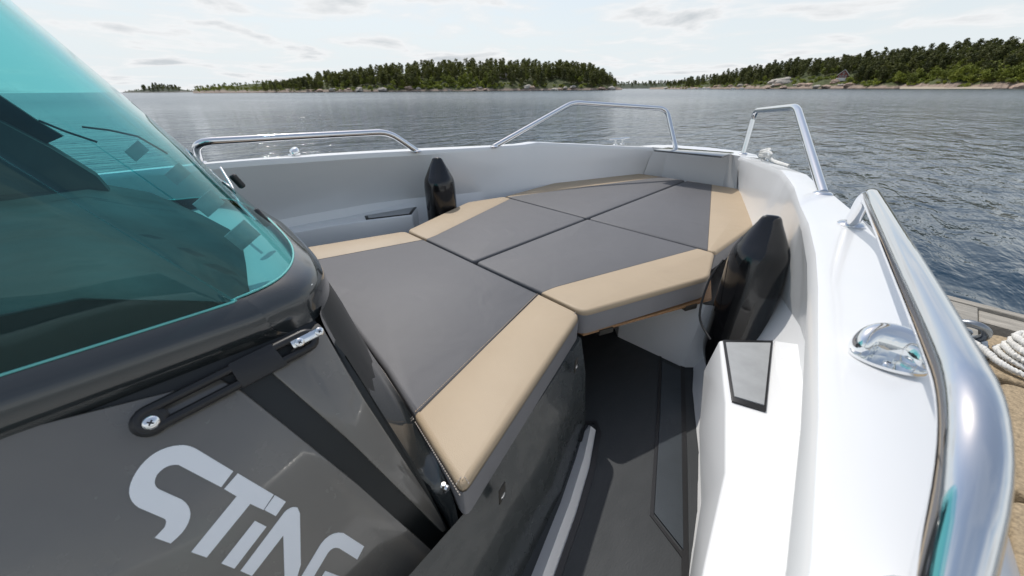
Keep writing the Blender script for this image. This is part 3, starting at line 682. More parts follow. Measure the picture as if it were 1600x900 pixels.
# ================================================================== FENDERS
def fender(top, axis, ln, r, label, rope_to):
    top = Vector(top); ax = Vector(axis).normalized()
    t = thing('fender', L(top + ax * ln), label, 'fender')
    prof = [(.004, -.016), (.020, -.014), (.031, -.006), (.041, .014), (.058, .045), (.074, .078), (r * .93, .112), (r * .985, .150), (r, .21), (r, ln * .6), (r, ln - .20), (r * .95, ln - .14), (r * .72, ln - .08), (.042, ln - .035), (.03, ln)]
    # smooth profile; eye is flattened so that it reads as a moulded lug
    bm = bmesh.new(); u = Vector((.8, .6, 0)); u = (u - ax * u.dot(ax)).normalized(); v = ax.cross(u); rings = []
    pp = catmull([Vector((a, h, 0)) for a, h in prof], 4)
    for q in pp:
        rr, h = max(q.x, .001), q.y; fq = min(1, max(0, h / .14)); fl = .62 + .38 * fq * fq * (3 - 2 * fq); rows = []
        for k_ in range(36):
            a = 2 * math.pi * k_ / 36; rib = 1 - .035 * (.5 + .5 * math.cos(8 * a)) * max(0, 1 - abs(h - .085) / .06) ** 2
            rows.append(bm.verts.new(L(top + ax * h + (u * math.cos(a) * 1.0 + v * math.sin(a) * fl) * rr * rib)))
        rings.append(rows)
    for A, B in zip(rings, rings[1:]):
        for k_ in range(36): bm.faces.new((A[k_], A[(k_ + 1) % 36], B[(k_ + 1) % 36], B[k_]))
    bm.faces.new(rings[0][::-1]); bm.faces.new(rings[-1]); add('body', bm, M_fender, t, angle=180)
    # eyelet through the lug
    bm = bmesh.new(); e0 = top + ax * .022
    sweep(bm, [L(e0 + (u * math.cos(a) * .0105 + ax * math.sin(a) * .0105) + v * .0215) for a in [2 * math.pi * i / 18 for i in range(18)]], .0035, 8, closed=True); add('eyelet', bm, M_fender, t)
    bm = bmesh.new(); lathe(bm, L(e0 + v * .0205), v, [(.008, 0), (.008, .002)], 16); add('eye_hole', bm, mat('pale_hole', (.6, .6, .62), .6) if 'pale_hole' not in MATS else MATS['pale_hole'], t)
    return t
fT = Z(683, 250, -.375); fender(fT, (.04, -.03, -1), .62, .096, 'black inflatable fender standing against the far port side, behind the cushions', None)
gT = Z(1205, 343, -.395); fender(gT, (.05, -.17, -1), .66, .094, 'big glossy black fender wedged between starboard cushion and white side step', None)
cord = [gT + Vector((-.09, -.06, -.16)), gT + Vector((-.11, -.09, -.24)), gT + Vector((-.09, -.16, -.36)), gT + Vector((-.02, -.22, -.40))]
tag(tube('cord', [L(p) for p in catmull(cord, 6)], .004, M_rubber, None, 8), 'thin black cord hanging beside the big starboard fender', 'cord')

# white line made fast on the starboard bow cleat
bm = bmesh.new(); pts = []
uu = ca.normalized(); vv = Vector((-uu.y, uu.x, 0))
for i in range(90):
    t = i / 89; a = t * math.pi * 5; pts.append(L(cl_s + uu * .065 * math.sin(a) + vv * .022 * math.sin(2 * a) + Vector((0, 0, .022 + .03 * t + .006 * math.cos(3 * a)))))
pts += [L(cl_s - uu * (.05 + .03 * i) + Vector((.02 + .012 * i, 0, .012))) for i in range(1, 7)]
sweep(bm, pts, .0085, 8); tag(add('mooring_line', bm, M_rope, None), 'white mooring line wrapped on the starboard bow cleat', 'rope')

# ================================================================== DOCK
ZD = -.80
dA, dB = Z(1470, 458, ZD), Z(1612, 494, ZD)
dd_ = (dB - dA).normalized(); dn = Vector((-dd_.y, dd_.x, 0))
if dn.y > 0: dn = -dn
dock = thing('dock', L(dA + dn * 1.0 + Vector((.6, 0, -.3))), 'weathered timber dock with grey framing beams beside the starboard rail', 'dock')
def D(a, b, z=0): return L(dA + dd_ * a + dn * b + Vector((0, 0, z)))
# a along the outer end, b back towards the viewer
def beam(name, a0, a1, b0, b1, z=0, h=.12, m=M_dock, par=None, bev=.005):
    return prism(name, [D(a0, b0, z), D(a1, b0, z), D(a1, b1, z), D(a0, b1, z)], h, m, par or dock, bev=bev)
beam('end_beam', -.10, 3.0, 0, .045, 0, .16)
beam('edge_beam', -.10, .110, .05, 3.4, -.003, .16)
beam('inner_beam', .115, 3.0, .05, .17, -.012, .14)
beam('deck_bed', .13, 3.0, .18, 3.4, -.075, .06)
def dmat(a0, a1, b0, b1, label):
    P = [D(a0, b0, -.006), D(a1, b0, -.006), D(a1, b1, -.006), D(a0, b1, -.006)]; P2 = [q for q in rp([Vector(p) for p in P], [.05] * 4)]
    return tag(prism('dock_mat', P2, .05, M_mat, None, bev=.010, seg=3), label, 'mat', 'brown mats on the dock')
dmat(.130, 1.0, .265, .60, 'brown mat with rounded corners under the coiled white rope'); dmat(.150, 1.0, .622, 1.15, 'brown speckled mat on the dock nearest the boat rail, without rope')
dmat(.150, 1.0, 1.165, 1.9, 'brown dock mat hidden low beside the near rail bend')
# galvanised mooring ring
rc = Z(1512, 517, ZD + .035)
mr_ = thing('mooring_ring', L(Vector((rc.x, rc.y, ZD))), 'galvanised steel mooring ring on the dock beam', 'mooring ring')
bm = bmesh.new(); sweep(bm, [L(rc + dd_ * .042 * math.cos(a) + (dn * .5 + Vector((0, 0, .8))).normalized() * .042 * math.sin(a) * 1.1) for a in [2 * math.pi * i / 26 for i in range(26)]], .013, 14, closed=True); add('ring', bm, M_galv, mr_)
bm = bmesh.new(); q0 = rc + Vector((0, 0, -.03)); poly_prism(bm, [L(q0 + dd_ * a + dn * b) for a, b in ((-.05, -.035), (.06, -.035), (.06, .10), (-.05, .10))], .006); bevel_all(bm, .002); add('base_plate', bm, M_galv, mr_)
bm = bmesh.new(); lathe(bm, L(q0), (0, 0, 1), [(.014, 0), (.014, .03), (.008, .036)], 12); add('bolt', bm, M_galv, mr_)
# coil of three-strand rope lying on the mat
def strand(bm, pts, r=.0105, pitch_=.03):
    P = [Vector(p) for p in pts]; s = [0]
    for a, b in zip(P, P[1:]): s.append(s[-1] + (b - a).length)
    for j in range(3):
        q = []
        for i, p in enumerate(P):
            t = (P[min(i + 1, len(P) - 1)] - P[max(i - 1, 0)]).normalized(); u = t.cross(Vector((0, 0, 1)))
            u = u.normalized() if u.length > .01 else Vector((1, 0, 0)); v = t.cross(u); a = 2 * math.pi * (s[i] / pitch_ + j / 3)
            q.append(p + (u * math.cos(a) + v * math.sin(a)) * r * .5)
        sweep(bm, q, r * .62, 7)
cc = dA + dd_ * .295 + dn * .455 + Vector((0, 0, .010)); pts = []
for layer in range(4):
    for i in range(70):
        a = 2 * math.pi * i / 70; rr = .155 - .006 * layer + .004 * math.sin(3 * a + layer)
        pts.append(L(cc + dd_ * rr * math.cos(a) + dn * rr * .62 * math.sin(a) + Vector((0, 0, .019 * (layer + i / 70) + .002 * math.sin(5 * a)))))
for turn in range(3):
    for i in range(60):
        a = 2 * math.pi * i / 60; rr = .132 - .021 * (turn + i / 60)
        pts.append(L(cc + dd_ * rr * math.cos(a) + dn * rr * .62 * math.sin(a) + Vector((0, 0, .079 + .003 * math.sin(7 * a)))))
tail = catmull([cc + dd_ * .155 + Vector((0, 0, .005)), cc + dd_ * .06 + dn * .13 + Vector((0, 0, .0)), cc - dd_ * .12 + dn * .11 + Vector((0, 0, .0)), rc + dn * .07 + dd_ * .03 + Vector((0, 0, -.012)), rc + dn * .03 - dd_ * .05 + Vector((0, 0, -.01)), rc - dd_ * .22 + dn * .02 + Vector((0, 0, -.06))], 14)
bm = bmesh.new(); strand(bm, pts); strand(bm, [L(p) for p in tail])
tag(add('rope_coil', bm, M_rope, None, angle=60), 'coiled white twisted rope lying on a brown dock mat', 'rope')
for i, (a, b) in enumerate(((.02, .4), (.02, 2.2), (2.2, .1))):
    bm = bmesh.new(); lathe(bm, D(a, b, -.14), (0, 0, -1), [(.09, 0), (.09, 2.2)], 16); add('pile', bm, M_dock, dock)

# ================================================================== WATER
def water_material():
    m = bpy.data.materials.new('sea_water'); m.use_nodes = True; t = m.node_tree; b = t.nodes['Principled BSDF']
    b.inputs['Base Color'].default_value = (.008, .030, .054, 1); b.inputs['Roughness'].default_value = .07; b.inputs['IOR'].default_value = 1.333
    g_ = t.nodes.new('ShaderNodeNewGeometry')
    pt = t.nodes.new('ShaderNodeTexNoise'); pt.inputs['Scale'].default_value = .035; pt.inputs['Detail'].default_value = 3; t.links.new(g_.outputs['Position'], pt.inputs['Vector'])
    pm = t.nodes.new('ShaderNodeMapRange'); pm.inputs[1].default_value = .35; pm.inputs[2].default_value = .65; pm.inputs[3].default_value = .55; pm.inputs[4].default_value = 1.25; t.links.new(pt.outputs[0], pm.inputs[0])
    mp = t.nodes.new('ShaderNodeMapping'); mp.inputs['Rotation'].default_value = (0, 0, R(-30)); mp.inputs['Scale'].default_value = (1, .42, 1)
    t.links.new(g_.outputs['Position'], mp.inputs[0]); prev = None; bps = []
    for sc, det, st_, di in ((.5, 2, .45, .5), (2.4, 4, .9, .165), (9.0, 3, .6, .03)):
        n = t.nodes.new('ShaderNodeTexNoise'); n.inputs['Scale'].default_value = sc; n.inputs['Detail'].default_value = det; n.inputs['Roughness'].default_value = .55; n.inputs['Distortion'].default_value = .35
        t.links.new(mp.outputs[0], n.inputs['Vector'])
        bp = t.nodes.new('ShaderNodeBump'); bps.append(bp); bp.inputs['Strength'].default_value = st_; bp.inputs['Distance'].default_value = di
        t.links.new(n.outputs[0], bp.inputs['Height'])
        if prev: t.links.new(prev.outputs[0], bp.inputs['Normal'])
        prev = bp
    t.links.new(prev.outputs[0], b.inputs['Normal'])
    # unresolved far ripples become roughness instead of relief
    ln = t.nodes.new('ShaderNodeVectorMath'); ln.operation = 'LENGTH'; t.links.new(g_.outputs['Position'], ln.inputs[0])
    rr_ = t.nodes.new('ShaderNodeMapRange'); rr_.inputs[1].default_value = 5; rr_.inputs[2].default_value = 90; rr_.inputs[3].default_value = .06; rr_.inputs[4].default_value = .19; t.links.new(ln.outputs['Value'], rr_.inputs[0]); t.links.new(rr_.outputs[0], b.inputs['Roughness'])
    for q_, (a0, a1) in zip(bps, ((120, 900), (25, 220), (6, 40))):
        f_ = t.nodes.new('ShaderNodeMapRange'); f_.inputs[1].default_value = a0; f_.inputs[2].default_value = a1; f_.inputs[3].default_value = q_.inputs['Strength'].default_value; f_.inputs[4].default_value = q_.inputs['Strength'].default_value * .4
        t.links.new(ln.outputs['Value'], f_.inputs[0]); fm = t.nodes.new('ShaderNodeMath'); fm.operation = 'MULTIPLY'; t.links.new(f_.outputs[0], fm.inputs[0]); t.links.new(pm.outputs[0], fm.inputs[1]); t.links.new(fm.outputs[0], q_.inputs['Strength'])
    return m
M_water = water_material()
bm = bmesh.new()
bm.faces.new([bm.verts.new(p) for p in ((-7500, -7500, 0), (7500, -7500, 0), (7500, 7500, 0), (-7500, 7500, 0))])
tag(add('water', bm, M_water, None), 'rippled grey-blue sea', None, None, 'structure')

# ================================================================== ISLANDS
def shore(px, d):
    r = ray(px, 140); h = Vector((r.x, r.y, 0)).normalized(); return h * d
def land_material(name, rock, grass, seed):
    m = bpy.data.materials.new(name); m.use_nodes = True; t = m.node_tree; b = t.nodes['Principled BSDF']; b.inputs['Roughness'].default_value = .9
    g_ = t.nodes.new('ShaderNodeNewGeometry'); sp_ = t.nodes.new('ShaderNodeSeparateXYZ'); t.links.new(g_.outputs['Position'], sp_.inputs[0])
    n = t.nodes.new('ShaderNodeTexNoise'); n.inputs['Scale'].default_value = .06; n.inputs['Detail'].default_value = 6; t.links.new(g_.outputs['Position'], n.inputs['Vector'])
    ma = t.nodes.new('ShaderNodeMath'); ma.operation = 'MULTIPLY_ADD'; ma.inputs[1].default_value = 8.0; ma.inputs[2].default_value = -4.0 + seed; t.links.new(n.outputs[0], ma.inputs[0])
    lt = t.nodes.new('ShaderNodeMath'); lt.operation = 'SUBTRACT'; t.links.new(sp_.outputs[2], lt.inputs[0]); t.links.new(ma.outputs[0], lt.inputs[1])
    cl = t.nodes.new('ShaderNodeMapRange'); cl.inputs[1].default_value = 1.2; cl.inputs[2].default_value = 2.4; t.links.new(lt.outputs[0], cl.inputs[0])
    n2 = t.nodes.new('ShaderNodeTexNoise'); n2.inputs['Scale'].default_value = .5; n2.inputs['Detail'].default_value = 8; n2.inputs['Roughness'].default_value = .7; t.links.new(g_.outputs['Position'], n2.inputs['Vector'])
    ra = t.nodes.new('ShaderNodeValToRGB'); ra.color_ramp.elements[0].position = .3; ra.color_ramp.elements[1].position = .7
    ra.color_ramp.elements[0].color = (*[c * .45 for c in rock], 1); ra.color_ramp.elements[1].color = (*rock, 1); t.links.new(n2.outputs[0], ra.inputs[0])
    rb = t.nodes.new('ShaderNodeValToRGB'); rb.color_ramp.elements[0].position = .35; rb.color_ramp.elements[1].position = .65
    rb.color_ramp.elements[0].color = (*[c * .4 for c in grass], 1); rb.color_ramp.elements[1].color = (*grass, 1); t.links.new(n2.outputs[0], rb.inputs[0])
    mi = t.nodes.new('ShaderNodeMix'); mi.data_type = 'RGBA'; t.links.new(cl.outputs[0], mi.inputs[0]); t.links.new(ra.outputs[0], mi.inputs[6]); t.links.new(rb.outputs[0], mi.inputs[7])
    # wet dark band at the water's edge
    wb = t.nodes.new('ShaderNodeMapRange'); wb.inputs[1].default_value = .15; wb.inputs[2].default_value = .5; wb.inputs[3].default_value = .25; wb.inputs[4].default_value = 1; t.links.new(sp_.outputs[2], wb.inputs[0])
    vm = t.nodes.new('ShaderNodeVectorMath'); vm.operation = 'SCALE'; t.links.new(mi.outputs[2], vm.inputs[0]); t.links.new(wb.outputs[0], vm.inputs[3]); t.links.new(vm.outputs[0], b.inputs['Base Color'])
    bp = t.nodes.new('ShaderNodeBump'); bp.inputs['Strength'].default_value = 1; bp.inputs['Distance'].default_value = .8; t.links.new(n2.outputs[0], bp.inputs['Height']); t.links.new(bp.outputs[0], b.inputs['Normal'])
    return m
class Land:
    """a strip of land: px -> (distance, crest height); depth back from the shore"""
    def __init__(s, name, tab, depth, m, label, rocky=1.0):
        s.tab, s.depth = tab, depth
        s.x0, s.x1 = tab[0][0], tab[-1][0]; s.rocky = rocky
        nu = max(12, int((s.x1 - s.x0) / 4)); nv = 30; bm = bmesh.new(); rows = []
        for i in range(nu + 1):
            px = s.x0 + (s.x1 - s.x0) * i / nu; rows.append([bm.verts.new(s.at(px, j / nv)) for j in range(nv + 1)])
        for A, B in zip(rows, rows[1:]):
            for k_ in range(nv): bm.faces.new((A[k_], B[k_], B[k_ + 1], A[k_ + 1]))
        tag(add(name, bm, m, None, smooth=False), label, None, None, 'structure')
    def at(s, px, v):
        d = lerp_tab(s.tab, px, 1); h = lerp_tab(s.tab, px, 2); base = shore(px, d + 5 * noise.noise(Vector((px * .03, 1.7, 0))) + 2.5 * noise.noise(Vector((px * .12, 4.7, 0)))); back = base.normalized()
        p = base + back * (v * s.depth); edge = min(1, v / .04)
        prof = math.sin(min(1, v * 1.15) * math.pi / 2) ** .9 * (1 if v < .8 else max(0, (1 - v) / .2))
        z = -.6 + edge * (1.4 if px < 1325 else 1.0) * (.6 + .8 * s.rocky * abs(noise.noise(p * .07))) + h * prof + (1.6 * noise.noise(p * .045) + .8 * s.rocky * noise.noise(p * .16)) * min(1, v / .1) * min(1, h / 6)
        return Vector((p.x, p.y, z))
M_landL = land_material('granite_island', (.40, .31, .25), (.10, .12, .035), 0)
M_landR = land_material('granite_shore', (.43, .33, .26), (.10, .12, .035), .4)
M_far = land_material('far_shore', (.22, .21, .19), (.06, .08, .04), 0)
isl = Land('island', [(300, 470, 1), (330, 468, 3), (420, 440, 3), (500, 425, 9), (600, 410, 15.5), (700, 400, 20), (800, 395, 19.5), (880, 395, 18.5), (930, 395, 13), (958, 396, 6), (972, 398, .5)], 110, M_landL, 'wooded rocky island across the water')
shr = Land('mainland_shore', [(1015, 620, 1), (1060, 560, 6), (1130, 500, 13), (1200, 440, 17), (1280, 400, 17), (1360, 370, 18.5), (1450, 340, 19.5), (1540, 320, 18.5), (1620, 310, 17.5), (1760, 300, 17)], 120, M_landR, 'wooded rocky shore rising to the right')
far1 = Land('far_island', [(190, 1300, 1), (215, 1300, 5), (225, 1280, 7), (250, 1260, 13), (272, 1250, 8), (300, 1240, 3), (345, 1240, 1)], 120, M_far, 'low distant skerries at the left', .5)
far2 = Land('distant_shore', [(930, 1500, 14), (1000, 1500, 18), (1080, 1500, 16)], 200, M_far, 'low far shore seen through the gap between the islands', .5)
lowl = Land('low_shore', [(302, 520, 3), (330, 520, 5), (420, 520, 9), (470, 520, 9), (520, 520, 5)], 60, M_landL, 'low wooded point at the left end of the island', .7)

# ------------------------------------------------------------------ trees
def leaf_mat(name, col, var):
    m = bpy.data.materials.new(name); m.use_nodes = True; t = m.node_tree; b = t.nodes['Principled BSDF']; b.inputs['Roughness'].default_value = .75
    oi = t.nodes.new('ShaderNodeObjectInfo'); g_ = t.nodes.new('ShaderNodeNewGeometry')
    ad_ = t.nodes.new('ShaderNodeMath'); ad_.operation = 'ADD'; t.links.new(oi.outputs['Random'], ad_.inputs[0])
    mu = t.nodes.new('ShaderNodeMath'); mu.operation = 'MULTIPLY'; mu.inputs[1].default_value = .5; t.links.new(g_.outputs['Random Per Island'], mu.inputs[0]); t.links.new(mu.outputs[0], ad_.inputs[1])
    r_ = t.nodes.new('ShaderNodeValToRGB'); r_.color_ramp.elements[0].color = (*[c * (1 - var) for c in col], 1); r_.color_ramp.elements[1].color = (col[0] * (1 + var * 1.5), col[1] * (1 + var), col[2], 1)
    dv = t.nodes.new('ShaderNodeMath'); dv.operation = 'MULTIPLY'; dv.inputs[1].default_value = .67; t.links.new(ad_.outputs[0], dv.inputs[0]); t.links.new(dv.outputs[0], r_.inputs[0]); t.links.new(r_.outputs[0], b.inputs['Base Color'])
    b.inputs['Subsurface Weight'].default_value = 0
    tl = t.nodes.new('ShaderNodeBsdfTranslucent'); t.links.new(r_.outputs[0], tl.inputs[0]); ms = t.nodes.new('ShaderNodeMixShader'); ms.inputs[0].default_value = .25
    o = t.nodes['Material Output']; t.links.new(b.outputs[0], ms.inputs[1]); t.links.new(tl.outputs[0], ms.inputs[2]); t.links.new(ms.outputs[0], o.inputs[0])
    return m
M_pine = leaf_mat('pine_needles', (.082, .102, .030), .55)
M_leaf = leaf_mat('birch_leaves', (.16, .205, .036), .45)
M_bush = leaf_mat('bush_leaves', (.21, .27, .045), .4)
def clump(bm, c, r, n, sz, rnd, flat=.7):
    for _ in range(n):
        while True:
            v = Vector((rnd.uniform(-1, 1), rnd.uniform(-1, 1), rnd.uniform(-1, 1)))
            if .25 < v.length < 1: break
        p = c + Vector((v.x * r, v.y * r, v.z * r * flat)); nrm = (v + Vector((rnd.gauss(0, .5), rnd.gauss(0, .5), rnd.gauss(0, .5) + .3))).normalized()
        u = nrm.orthogonal().normalized(); w_ = nrm.cross(u); s_ = sz * rnd.uniform(.6, 1.3); a = rnd.uniform(0, 6.28)
        u2 = u * math.cos(a) + w_ * math.sin(a); w2 = nrm.cross(u2)
        bm.faces.new([bm.verts.new(p + u2 * s_), bm.verts.new(p + w2 * s_ * .8), bm.verts.new(p - u2 * s_), bm.verts.new(p - w2 * s_ * .7)])
def crown_pine(seed):
    rnd = random.Random(seed); bm = bmesh.new(); H = 12
    lean = rnd.uniform(-.8, .8)
    z = rnd.uniform(1.2, 3.0)
    while z < H:
        f = (z - 2) / (H - 2); R_ = (2.9 * (1 - max(0, f) ** 4) + .6) * rnd.uniform(.7, 1.2)
        for k_ in range(rnd.randint(3, 5)):
            a = rnd.uniform(0, 6.28); rr = R_ * rnd.uniform(.3, .8)
            clump(bm, Vector((math.cos(a) * rr + lean * f, math.sin(a) * rr, z + rnd.uniform(-.4, .4))), rnd.uniform(1.0, 1.7), 10, .52, rnd, .6)
        z += rnd.uniform(.9, 1.4)
    return bm, lean
def crown_leaf(seed):
    rnd = random.Random(seed); bm = bmesh.new(); H = 9
    for k_ in range(20):
        v = Vector((rnd.gauss(0, 1), rnd.gauss(0, 1), rnd.gauss(0, 1))).normalized() * rnd.uniform(.3, 1)
        clump(bm, Vector((v.x * 2.5, v.y * 2.5, 5.2 + v.z * 3.2)), rnd.uniform(.9, 1.5), 13, .46, rnd, .8)
    return bm, 0
def crown_bush(seed):
    rnd = random.Random(seed); bm = bmesh.new()
    for k_ in range(10):
        a = rnd.uniform(0, 6.28); rr = rnd.uniform(0, 1.7)
        clump(bm, Vector((math.cos(a) * rr, math.sin(a) * rr, rnd.uniform(.5, 2.0))), rnd.uniform(.6, 1.0), 13, .38, rnd, .8)
    return bm, 0
def trunk_bm(H, r, lean, seed):
    rnd = random.Random(seed); bm = bmesh.new()
    sweep(bm, [Vector((0, 0, -1.2)), Vector((lean * .1, 0, H * .4)), Vector((lean * .6, 0, H * .75)), Vector((lean, 0, H))], [r, r * .8, r * .5, r * .15], 6)
    for k_ in range(4):
        a = rnd.uniform(0, 6.28); z = H * rnd.uniform(.35, .8)
        sweep(bm, [Vector((lean * .4, 0, z)), Vector((math.cos(a) * 1.6 + lean * .4, math.sin(a) * 1.6, z + .7))], [r * .35, r * .1], 4)
    return bm
def join_mesh(name, bmc, bmt, mc):
    me2 = bpy.data.meshes.new('tmp'); bmt.to_mesh(me2); bmt.free(); nf = len(bmc.faces); bmc.from_mesh(me2); bpy.data.meshes.remove(me2)
    for i, f in enumerate(bmc.faces):
        if i >= nf: f.material_index = 1
    me = bpy.data.meshes.new(name); bmc.to_mesh(me); bmc.free(); me.materials.append(mc); me.materials.append(M_trunk); return me
V = {'pine': [], 'leaf': [], 'bush': []}
for i in range(7):
    b_, ln = crown_pine(i); V['pine'].append(join_mesh('pine_tree', b_, trunk_bm(11.5, .22, ln, i), M_pine))
for i in range(5):
    b_, ln = crown_leaf(50 + i); V['leaf'].append(join_mesh('leafy_tree', b_, trunk_bm(6, .2, 0, i), M_leaf))
for i in range(4):
    b_, ln = crown_bush(90 + i); V['bush'].append(join_mesh('bush', b_, trunk_bm(1.5, .08, 0, i), M_bush))
def grow(kind, name, p, s, label, cat, group, sx=1):
    me = random.choice(V[kind]); o = bpy.data.objects.new(name, me); COL.objects.link(o); o.location = p
    o.rotation_euler = (random.uniform(-.04, .04), random.uniform(-.04, .04), random.uniform(0, 6.28)); o.scale = (s * sx, s * sx, s * random.uniform(.9, 1.12))
    return tag(o, label, cat, group)
rnd = random.Random(3)
cand = []   # (land, px, v, kind, size)
def wood(land, x0, x1, v0, v1, n, kinds, s0, s1, tagk, avoid=()):
    for _ in range(n):
        px = rnd.uniform(x0, x1); v = v0 + (v1 - v0) * rnd.random() ** .8
        if any(a0 < px < a1 and v < av for a0, a1, av in avoid): continue
        f = 1.0
        if tagk == 'I': f = lerp_tab([(400, .55), (440, .62), (520, .82), (600, 1.0), (930, 1.0), (962, .6)], px, 1)
        if tagk == 'R': f = lerp_tab([(1040, .7), (1130, .9), (1200, 1.0), (1700, 1.0)], px, 1)
        cand.append((land, px, v, rnd.choice(kinds), rnd.uniform(s0, s1) * f, tagk))
P_, L_, B_ = 'pine', 'leaf', 'bush'
# left island: dark conifers with a light thicket in the middle foreground
wood(isl, 412, 962, .25, .75, 520, [P_, P_, P_, L_], .75, 1.05, 'I', ())
wood(isl, 412, 660, .05, .35, 230, [P_, P_, L_], .7, 1.0, 'I', ((520, 585, .12),))
wood(isl, 765, 962, .06, .35, 150, [P_, P_, P_, L_], .75, 1.0, 'I', ((850, 880, .2), (780, 800, .2)))
wood(isl, 660, 770, .17, .34, 60, [P_, P_, L_], .6, .9, 'I')
wood(isl, 308, 425, .03, .7, 150, [L_, B_, L_], .5, .75, 'I')
wood(isl, 625, 770, .04, .2, 130, [B_, B_, B_, L_], .7, 1.2, 'I')
wood(isl, 430, 960, .02, .12, 150, [B_], .5, 1.0, 'I')
# right shore: pines on the slope, broad light trees low on the right
wood(shr, 1040, 1700, .22, .85, 560, [P_, P_, P_, L_], .6, .85, 'R')
wood(shr, 1045, 1200, .08, .4, 150, [P_, P_, L_], .5, .75, 'R')
wood(shr, 1110, 1400, .10, .35, 200, [P_, P_, L_], .55, .8, 'R', ((1200, 1330, .26),))
wood(shr, 1330, 1640, .08, .35, 190, [P_, L_, P_], .6, .85, 'R', ((1440, 1510, .2),))
wood(shr, 1395, 1640, .035, .16, 110, [L_, B_, L_], .5, .85, 'R')
wood(shr, 1040, 1640, .02, .2, 260, [B_], .6, 1.1, 'R', ((1180, 1300, .08),))
wood(far1, 222, 290, .1, .7, 60, [P_, L_], .7, .9, 'F'); wood(far1, 290, 345, .1, .5, 25, [L_], .4, .5, 'F'); wood(far1, 192, 222, .1, .5, 14, [L_], .4, .5, 'F')
wood(far2, 935, 1078, .1, .9, 170, [P_, L_], .8, 1.0, 'F')
wood(lowl, 305, 515, .08, .8, 150, [L_, B_, L_], .35, .5, 'F')
NM = {'pine': ('pine_tree', 'pine'), 'leaf': ('leafy_tree', 'tree'), 'bush': ('bush', 'bush')}
LB = {('pine', 'I'): ('dark green pine growing on the wooded island left of the gap', 'pines on the left island'), ('leaf', 'I'): ('mid green leafy tree growing on the wooded island left of the gap', 'leafy trees on the left island'),
      ('bush', 'I'): ('yellow-green bush low on the wooded island left of the gap', 'bushes on the left island'), ('pine', 'R'): ('dark wind-bent pine on the rising shore at the right', 'pines on the right shore'),
      ('leaf', 'R'): ('fresh green leafy tree on the rising shore at the right', 'leafy trees on the right shore'), ('bush', 'R'): ('green bush near the waterline of the right shore', 'bushes on the right shore')}
def place(c):
    land, px, v, kind, s, tk = c; p = land.at(px, v); return p
# largest first: the nearest become things, the rest one mass of woodland
scored = []
for c in cand:
    p = place(c); sz = {'pine': 12, 'leaf': 9, 'bush': 3}[c[3]] * c[4] / p.length
    scored.append((c[2] + (.0 if c[5] != 'F' else 9), sz, c, p))
scored.sort(key=lambda q: (q[0]))
count = {}; rest = []
for _, _, c, p in scored:
    kind = c[3]; key = kind
    if c[5] == 'F' or count.get(key, 0) >= {'pine': 290, 'leaf': 250, 'bush': 230}[kind]: rest.append((c, p)); continue
    count[key] = count.get(key, 0) + 1; lb, gr = LB[(kind, c[5])]
    grow(kind, NM[kind][0], p, c[4], lb, NM[kind][1], gr)
# woodland mass: cheap copies of the same crowns merged per land
import array
def mass(name, items, label):
    vs, fs, mi = [], [], []
    for (c, p) in items:
        me = random.choice(V[c[3]]); a = random.uniform(0, 6.28); s = c[4]; ca_, sa_ = math.cos(a) * s, math.sin(a) * s; b0 = len(vs)
        for v in me.vertices: x, y, z = v.co; vs.append((p.x + x * ca_ - y * sa_, p.y + x * sa_ + y * ca_, p.z + z * s))
        for f in me.polygons: fs.append([b0 + k_ for k_ in f.vertices]); mi.append(f.material_index if f.material_index == 1 else {'pine': 0, 'leaf': 2, 'bush': 3}[c[3]])
    if not vs: return
    me = bpy.data.meshes.new(name); me.from_pydata(vs, [], fs); me.materials.append(M_pine); me.materials.append(M_trunk); me.materials.append(M_leaf); me.materials.append(M_bush)
    me.polygons.foreach_set('material_index', mi); o = bpy.data.objects.new(name, me); COL.objects.link(o); tag(o, label, 'woodland', None, 'stuff')
mass('woodland', [q for q in rest if q[0][5] == 'I'], 'dense wood filling the back of the left island')
mass('woodland', [q for q in rest if q[0][5] == 'R'], 'dense wood covering the back of the right shore')
mass('woodland', [q for q in rest if q[0][5] == 'F'], 'distant woods on the far low islands')

# ------------------------------------------------------------------ shoreline boulders
def boulder(land, px, v, s, label, group, m):
    rn = random.Random(int(px * 7)); bm = bmesh.new(); bmesh.ops.create_icosphere(bm, subdivisions=3, radius=1)
    o_ = Vector((rn.uniform(0, 50), rn.uniform(0, 50), 0)); sx, sy, sz = rn.uniform(.8, 1.7), rn.uniform(.8, 1.5), rn.uniform(.45, .8)
    for v_ in bm.verts:
        n_ = noise.noise(v_.co * 1.3 + o_) * .35 + noise.noise(v_.co * 3 + o_) * .12; v_.co = v_.co * (1 + n_); v_.co.z = max(v_.co.z, -.5); v_.co = Vector((v_.co.x * sx * s, v_.co.y * sy * s, v_.co.z * sz * s))
    p = land.at(px, v); o = add('boulder', bm, m, None, angle=30); o.location = (p.x, p.y, max(p.z, .1)); o.rotation_euler.z = rn.uniform(0, 6)
    return tag(o, label, 'boulder', group)
M_rock1 = mat('pink_granite', (.42, .31, .24), .9, var=.35, vscale=1.2, bump=1, bscale=2, bdist=.3); M_rock2 = mat('pale_granite', (.42, .38, .33), .9, var=.35, vscale=1.2, bump=1, bscale=2, bdist=.3)
for i, px in enumerate([598, 640, 654, 741, 750, 758, 825, 832, 868, 874, 883, 890, 895, 940, 955, 500, 520, 545, 562]):
    boulder(isl, px, rnd.uniform(.01, .06), rnd.uniform(1.6, 3.4), 'rounded granite boulder on the island shoreline', 'boulders along the island shore', M_rock1 if i % 2 else M_rock2)
boulder(isl, 790, .33, 5.5, 'pale rock outcrop between pines high on the left island', None, M_rock2)
